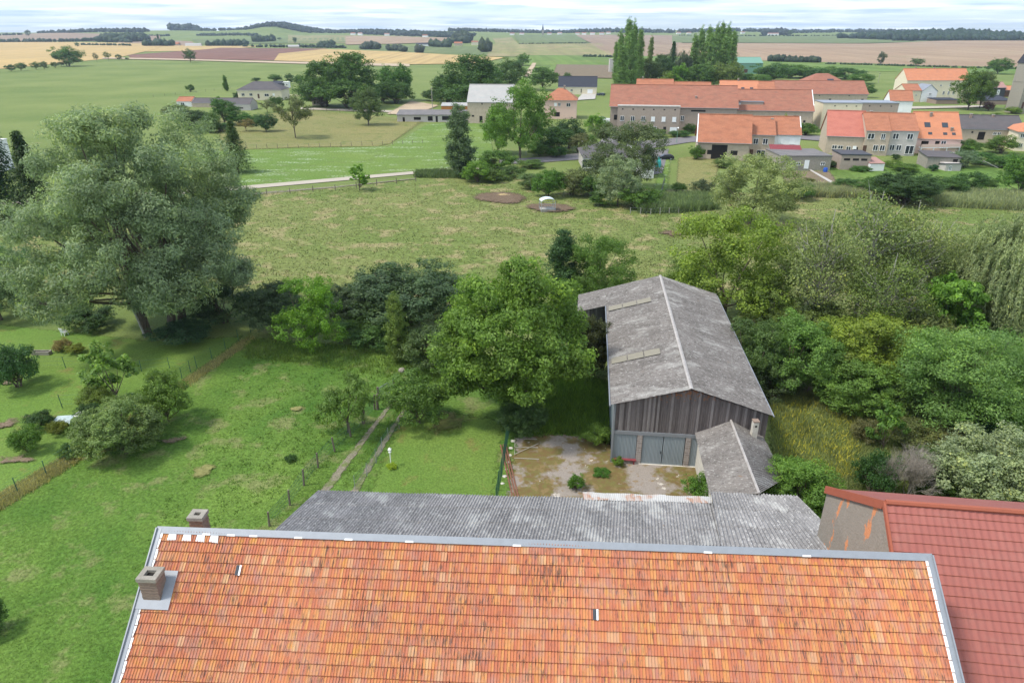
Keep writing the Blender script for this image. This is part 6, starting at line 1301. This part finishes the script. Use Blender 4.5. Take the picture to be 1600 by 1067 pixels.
# ---------------------------------------------------------------- reeds and ground cover
def tufts(name, n, region, h, wd, mat, seed, label, blades=4, spread=.15, leaf=False, avoid=None):
    rg = np.random.RandomState(seed); Ps = region(rg, n)
    if avoid is not None: Ps = Ps[~avoid(Ps)]
    n = len(Ps); z0 = T(Ps[:, 0], Ps[:, 1]); B = np.repeat(np.stack([Ps[:, 0], Ps[:, 1], z0], 1), blades, 0)+np.concatenate([rg.normal(size=(n*blades, 2))*spread, np.zeros((n*blades, 1))], 1)
    k = len(B); a = rg.uniform(0, 6.28, k); d = np.stack([np.cos(a), np.sin(a), np.zeros(k)], 1); hh = h*rg.uniform(.5, 1.2, (k, 1)); ln = rg.normal(size=(k, 2))*.35
    tip = B+np.concatenate([ln*hh, hh], 1); wv = wd*rg.uniform(.6, 1.3, (k, 1))
    V = np.stack([B-d*wv, B+d*wv, tip+d*wv*.25, tip-d*wv*.25], 1).reshape(-1, 3); o = mk(name, V, np.arange(k*4).reshape(-1, 4), LEAF, smooth=True)
    at = o.data.attributes.new('rnd', 'FLOAT', 'FACE'); at.data.foreach_set('value', rg.rand(k).astype(np.float32)); o.color = (*mat, 1)
    return tag(o, label, kind='stuff')
def between(top, bot):
    A = np.array([hit(*p)[:2] for p in top]); B = np.array([hit(*p)[:2] for p in bot])
    def f(rg, n):
        u = rg.rand(n)*(len(A)-1); i = np.minimum(u.astype(int), len(A)-2); s = (u-i)[:, None]; a = A[i]+(A[i+1]-A[i])*s; b = B[i]+(B[i+1]-B[i])*s; return a+(b-a)*rg.rand(n, 1)
    return f
tufts('reeds', 5200, between([(1010, 318), (1060, 312), (1110, 312)], [(1000, 334), (1060, 333), (1120, 328)]), 1.7, .07, (.19, .25, .11), 1, 'reed bed below the garden plots', 3, .3)
tufts('reeds', 9000, between([(1235, 296), (1320, 296), (1430, 302)], [(1235, 308), (1320, 310), (1430, 316)]), 1.5, .07, (.32, .33, .18), 2, 'reed bed left of the broad dark bush', 3, .3)
tufts('reeds', 9000, between([(1430, 306), (1520, 306), (1640, 308)], [(1430, 320), (1520, 326), (1640, 332)]), 1.6, .07, (.30, .33, .17), 3, 'reed bed along the right back of the pasture', 3, .3)
tufts('reeds', 2500, between([(650, 270), (700, 268), (800, 275)], [(650, 278), (700, 279), (800, 284)]), .9, .08, (.13, .18, .07), 4, 'dark rushes at the foot of the silvery tree', 3, .3)
tufts('tall_grass', 13000, between([(-150, 345), (380, 305), (700, 284), (1000, 300), (1300, 312), (1700, 322)], [(-150, 490), (380, 480), (700, 470), (1000, 440), (1300, 480), (1700, 480)]), .22, .08, (.20, .20, .09), 5, 'pale tussock grass of the rough pasture', 3, .3)
tufts('tall_grass', 7000, between([(-150, 345), (380, 305), (700, 284), (1000, 300), (1300, 312), (1700, 322)], [(-150, 490), (380, 480), (700, 470), (1000, 440), (1300, 480), (1700, 480)]), .22, .08, (.11, .15, .045), 6, 'dark rush tufts of the rough pasture', 3, .35)
tufts('grass', 46000, between([(-60, 800), (150, 700), (392, 535), (600, 540), (760, 590)], [(-120, 1250), (60, 1250), (250, 1000), (420, 830), (500, 770)]), .075, .028, (.125, .225, .04), 7, 'short green grass of the big lawn', 3, .1)
tufts('weeds', 900, between([(380, 560), (520, 560), (600, 600)], [(200, 900), (380, 800), (500, 740)]), .16, .04, (.13, .21, .045), 8, 'taller weed clumps on the big lawn', 7, .12)
tufts('tall_grass', 2200, between([(385, 528), (470, 535), (600, 545), (700, 575)], [(380, 560), (470, 570), (600, 590), (700, 600)]), .32, .04, (.16, .24, .05), 9, 'tall grass in front of the middle hedge', 4, .15)
tufts('tall_grass', 3500, between([(-30, 790), (140, 692), (392, 525)], [(-20, 812), (160, 700), (398, 532)]), .28, .03, (.36, .33, .15), 10, 'uncut dry grass under the diagonal garden fence', 4, .12)
tufts('tall_grass', 3000, between([(830, 590), (900, 590), (948, 600)], [(830, 680), (900, 680), (950, 695)]), .6, .045, (.15, .25, .045), 11, 'tall weeds between the walnut and the barn', 4, .15)
tufts('tall_grass', 20000, between([(1200, 600), (1330, 610), (1520, 650)], [(1215, 770), (1350, 790), (1520, 790)]), .5, .035, (.26, .30, .11), 12, 'tall dry grass of the flower meadow', 4, .15)
tufts('flowers', 900, between([(1205, 640), (1290, 620), (1340, 650)], [(1225, 740), (1290, 760), (1340, 750)]), .6, .04, (.62, .55, .08), 13, 'yellow flower heads in the meadow right of the barn', 3, .12)
tufts('grass', 9000, between([(615, 655), (700, 640), (800, 655)], [(560, 790), (660, 800), (775, 800)]), .07, .03, (.125, .225, .04), 14, 'mown grass of the plot right of the track', 3, .1)
tufts('weeds', 420, between([(628, 630), (634, 630)], [(515, 780), (538, 780)]), .12, .03, (.14, .22, .045), 15, 'grass strip between the wheel ruts', 4, .1)
# ---------------------------------------------------------------- far woods, hedges and villages
ico = bmesh.new(); bmesh.ops.create_icosphere(ico, subdivisions=1, radius=1); IV = np.array([v.co[:] for v in ico.verts]); IF = np.array([[v.index for v in f.verts] for f in ico.faces]); ico.free()
def wood(label, pts, wd, h, col, n, seed=0, name='woodland', at=None, rx=1.0):
    """canopy of many uneven crowns along a line of photograph points"""
    rg = np.random.RandomState(seed+hash_(label) % 500); A = None if at else [hit(*p)[:2] for p in pts]
    if at: A = [np.array([pxx(p[0], p[1]), p[1]]) for p in pts]
    Vs = []; k = 0
    u = rg.rand(n)*(len(A)-1)
    for i in range(n):
        j = min(int(u[i]), len(A)-2); P = A[j]+(A[j+1]-A[j])*(u[i]-j); P = P+np.array([rg.normal()*wd*.08, rg.uniform(0, wd)])
        hh = h*rg.uniform(.6, 1.15); r_ = h*rx*rg.uniform(.35, .7); S_ = IV*rg.uniform(.75, 1.25, IV.shape)*np.array([r_, r_, hh*.55])
        Vs.append(S_+np.array([P[0], P[1], hz(P[0], P[1])+hh*.45])); 
    V = np.concatenate(Vs); Fq = np.concatenate([IF+12*i for i in range(n)]) if len(IV) == 12 else np.concatenate([IF+len(IV)*i for i in range(n)])
    o = mk(name, V, Fq, LEAF, smooth=True); at_ = o.data.attributes.new('rnd', 'FLOAT', 'FACE'); at_.data.foreach_set('value', rg.rand(len(Fq)).astype(np.float32)); o.color = (*col, 1)
    return tag(o, label, kind='stuff')
dk = (.030, .055, .025); md = (.042, .075, .03)
def ridge(px, Y, n=1): return (px, Y)
wood('wooded cone of the hill left of centre', [(398, 2960), (435, 2950), (470, 2960)], 330, 15, dk, 900, at=1)
wood('trees on the crest left of the wooded hill', [(280, 3300), (330, 3200), (400, 3200)], 60, 12, dk, 90, at=1)
wood('small wood on the far left ridge', [(270, 3300), (299, 3320)], 80, 26, dk, 70, at=1)
wood('wooded slope right of the wooded hill', [(470, 3000), (540, 3050), (600, 3000)], 200, 12, dk, 240, at=1)
wood('far village trees right of the wooded hill', [(555, 2900), (640, 2700), (720, 2500)], 260, 15, dk, 520, at=1)
wood('treed skyline in the centre', [(700, 3300), (800, 3400), (900, 3300), (1000, 3250)], 200, 14, dk, 420, at=1)
wood('trees of the village on the right of centre', [(1000, 3300), (1080, 3500), (1180, 3600), (1240, 3600)], 150, 16, dk, 260, at=1)
wood('far skyline wood on the right', [(1230, 3500), (1330, 3700), (1450, 3700)], 150, 14, dk, 260, at=1)
wood('big dark wood on the right ridge', [(1446, 66), (1520, 65), (1620, 63)], 420, 19, (.032, .065, .028), 1100, 1)
wood('far left skyline wood', [(60, 3000), (130, 2900), (215, 2900)], 120, 14, dk, 220, at=1)
wood('distant trees at the far left', [(-60, 2600), (30, 2600)], 40, 10, dk, 40, at=1)
wood('dark copse on the left slope', [(162, 66), (185, 67)], 160, 20, md, 130)
wood('hedge line along the left fields', [(-40, 68), (60, 67), (150, 65), (200, 68)], 24, 9, md, 190, name='hedge')
wood('second hedge line on the left', [(125, 72), (205, 73)], 10, 5, md, 46, name='hedge')
wood('dark hedge below the left ridge', [(225, 58), (262, 57)], 18, 7, md, 40, name='hedge')
wood('trees round the farm on the left', [(226, 73), (262, 73)], 30, 13, md, 34)
wood('long hedge below the crest on the left', [(308, 56.5), (400, 57)], 30, 9, md, 110, name='hedge')
wood('trees round the pale barns on the left', [(322, 73), (378, 72)], 50, 12, md, 60)
wood('trees by the far green field', [(395, 67), (425, 66)], 50, 16, md, 34)
wood('row of bushes behind the brown field', [(380, 74), (470, 75), (540, 76)], 14, 6, md, 60, name='hedge')
wood('clump of trees behind the wheat field, left one', [(497, 75), (515, 75)], 20, 13, md, 22)
wood('clump of trees behind the wheat field, middle one', [(566, 78), (590, 78)], 20, 13, (.06, .085, .05), 26)
wood('clump of trees behind the wheat field, right one', [(604, 80), (622, 80), (632, 82)], 16, 10, (.06, .085, .05), 22)
wood('bush in the pale green field', [(652, 83), (658, 83)], 10, 11, (.07, .09, .055), 12)
wood('tall trees behind the red roofed farm', [(712, 68), (728, 68)], 60, 24, (.045, .07, .032), 50)
wood('trees before the red roofed farm', [(675, 74), (700, 75)], 24, 15, md, 26)
wood('loose tall trees right of the red roofed farm', [(752, 82), (765, 82)], 14, 19, (.06, .085, .035), 20, rx=.6)
wood('hedge above the corn strips', [(912, 90), (960, 91)], 5, 4, md, 30, name='hedge')
wood('hedge along the far edge of the green field', [(812, 70), (918, 68.5)], 6, 3, dk, 70, name='hedge')
wood('hedge behind the right poplars field', [(1205, 97), (1240, 98), (1285, 99)], 8, 7, (.04, .065, .035), 60, name='hedge')
wood('ditch hedge below the big ploughed field', [(1290, 101), (1400, 104), (1500, 107), (1640, 110)], 4, 2.2, (.05, .085, .035), 200, name='hedge')
wood('line of trees on the right horizon', [(1195, 2900), (1228, 2900)], 24, 24, (.05, .07, .05), 34, at=1)
wood('hedge at the far edge of the right green field', [(1060, 57.5), (1200, 57), (1440, 58)], 14, 6, dk, 140, name='hedge')
wood('ground hedge beside the hay yard', [(560, 132), (600, 150)], 8, 4, md, 26, name='hedge')
P_('far1', 45, 57.5, 47, 8, 'dark', 'lone tree on the far left horizon'); P_('far2', 1235, 57, 46, 7, (.06, .09, .04), 'round tree right of the tree line on the horizon')
P_('far0', 1436, 58, 49, 8, (.045, .07, .04), 'lone tree left of the big dark wood'); P_('column', 249, 72, 56, 6, 'dark', 'dark column shaped tree by the far left farm')
P_('far2', 461, 69, 57, 6, 'dark', 'slender tree in the far green field'); P_('far1', 437, 63, 59, 7, 'dark', 'small round tree in the far green field'); P_('far0', 121, 74, 66, 7, 'mid', 'small tree behind the lone big round tree')
P_('far1', 780, 128, 118, 20, 'mid', 'small bush left of the meadow track')
# distant houses
def far_house(px, py, label, w_=14, h=4.5, roof='tile_old', wall='white', group=None, at=None, gh=3.):
    if at: x = pxx(px, at); P = np.array([x, at, hz(x, at)])
    else: P = hit(px, py)
    r = empty('farm_building' if not at else 'village_house', tuple(P), R((hash_(label+str(px)) % 40)-20), label, 'house', group); d = 9
    MB().box(-w_/2, w_/2, 0, d, -2, h).build('wall', M[wall], r)
    MB().add([(-w_/2-.3, -.4, h+.01), (w_/2+.3, -.4, h+.01), (w_/2+.3, d+.4, h+.01), (-w_/2-.3, d+.4, h+.01), (-w_/2, d/2, h+gh), (w_/2, d/2, h+gh)], [(0, 1, 5, 4), (2, 3, 4, 5), (1, 2, 5), (3, 0, 4), (3, 2, 1, 0)]).build('roof', M[roof], r)
    return r
far_house(716, 72, 'farm with red roof below the tall distant trees', 18, 5, 'tile_orange', 'tan'); far_house(742, 71, 'tan building right of the red roofed farm', 15, 6, 'tile_old', 'cream'); far_house(660, 73, 'white gabled farm left of the red roofed farm', 26, 4, 'slate', 'white')
far_house(687, 72, 'dark roofed farm building beside the red roofed farm', 20, 4, 'slate', 'grey_render'); far_house(302, 73, 'long pale roofed barn in the left fields', 30, 3, 'fibre_pale', 'white'); far_house(274, 72, 'orange roofed farm among trees in the left fields', 14, 3.5, 'tile_orange', 'tan')
far_house(459, 76, 'pale low building behind the brown field', 20, 3, 'fibre_pale', 'tan')
for px, Y in ((552, 2800), (563, 2780), (605, 2700), (664, 2500), (800, 2950), (815, 2950), (858, 3000), (875, 3050), (902, 3000), (912, 3000), (925, 2990), (940, 3000), (950, 3100), (1060, 3200), (1076, 3200), (1160, 3300), (1207, 2850)):
    far_house(px, 0, 'tiny pale house among the trees of a far village', 18 if px != 1207 else 40, 6, 'tile_pink' if px % 2 else 'tile_old', 'white', 'houses of the far villages', at=Y)
x = pxx(848, 2950); r = empty('church', (x, 2950, hz(x, 2950)), 0, 'distant church with thin dark spire on the horizon', 'church'); MB().box(-4, 4, 0, 8, 0, 20).build('tower', M['stone'], r); MB().add([(-4, 0, 20), (4, 0, 20), (4, 8, 20), (-4, 8, 20), (0, 4, 42)], [(0, 1, 4), (1, 2, 4), (2, 3, 4), (3, 0, 4)]).build('spire', M['slate'], r)
# ---------------------------------------------------------------- haze
hb = MB().box(-14500, 14500, -140, 9600, -6, 175); ho = hb.build('haze', None); tag(ho, kind='stuff')
hm = bpy.data.materials.new('haze'); hm.use_nodes = True; n_ = hm.node_tree; n_.nodes.clear(); oo = n_.nodes.new('ShaderNodeOutputMaterial'); pv = n_.nodes.new('ShaderNodeVolumePrincipled')
pv.inputs['Color'].default_value = (.72, .84, 1, 1); pv.inputs['Density'].default_value = .000085; pv.inputs['Anisotropy'].default_value = .2; n_.links.new(pv.outputs[0], oo.inputs['Volume']); ho.data.materials.append(hm)
for o in bpy.data.objects:
    if '_h' in o: del o['_h']
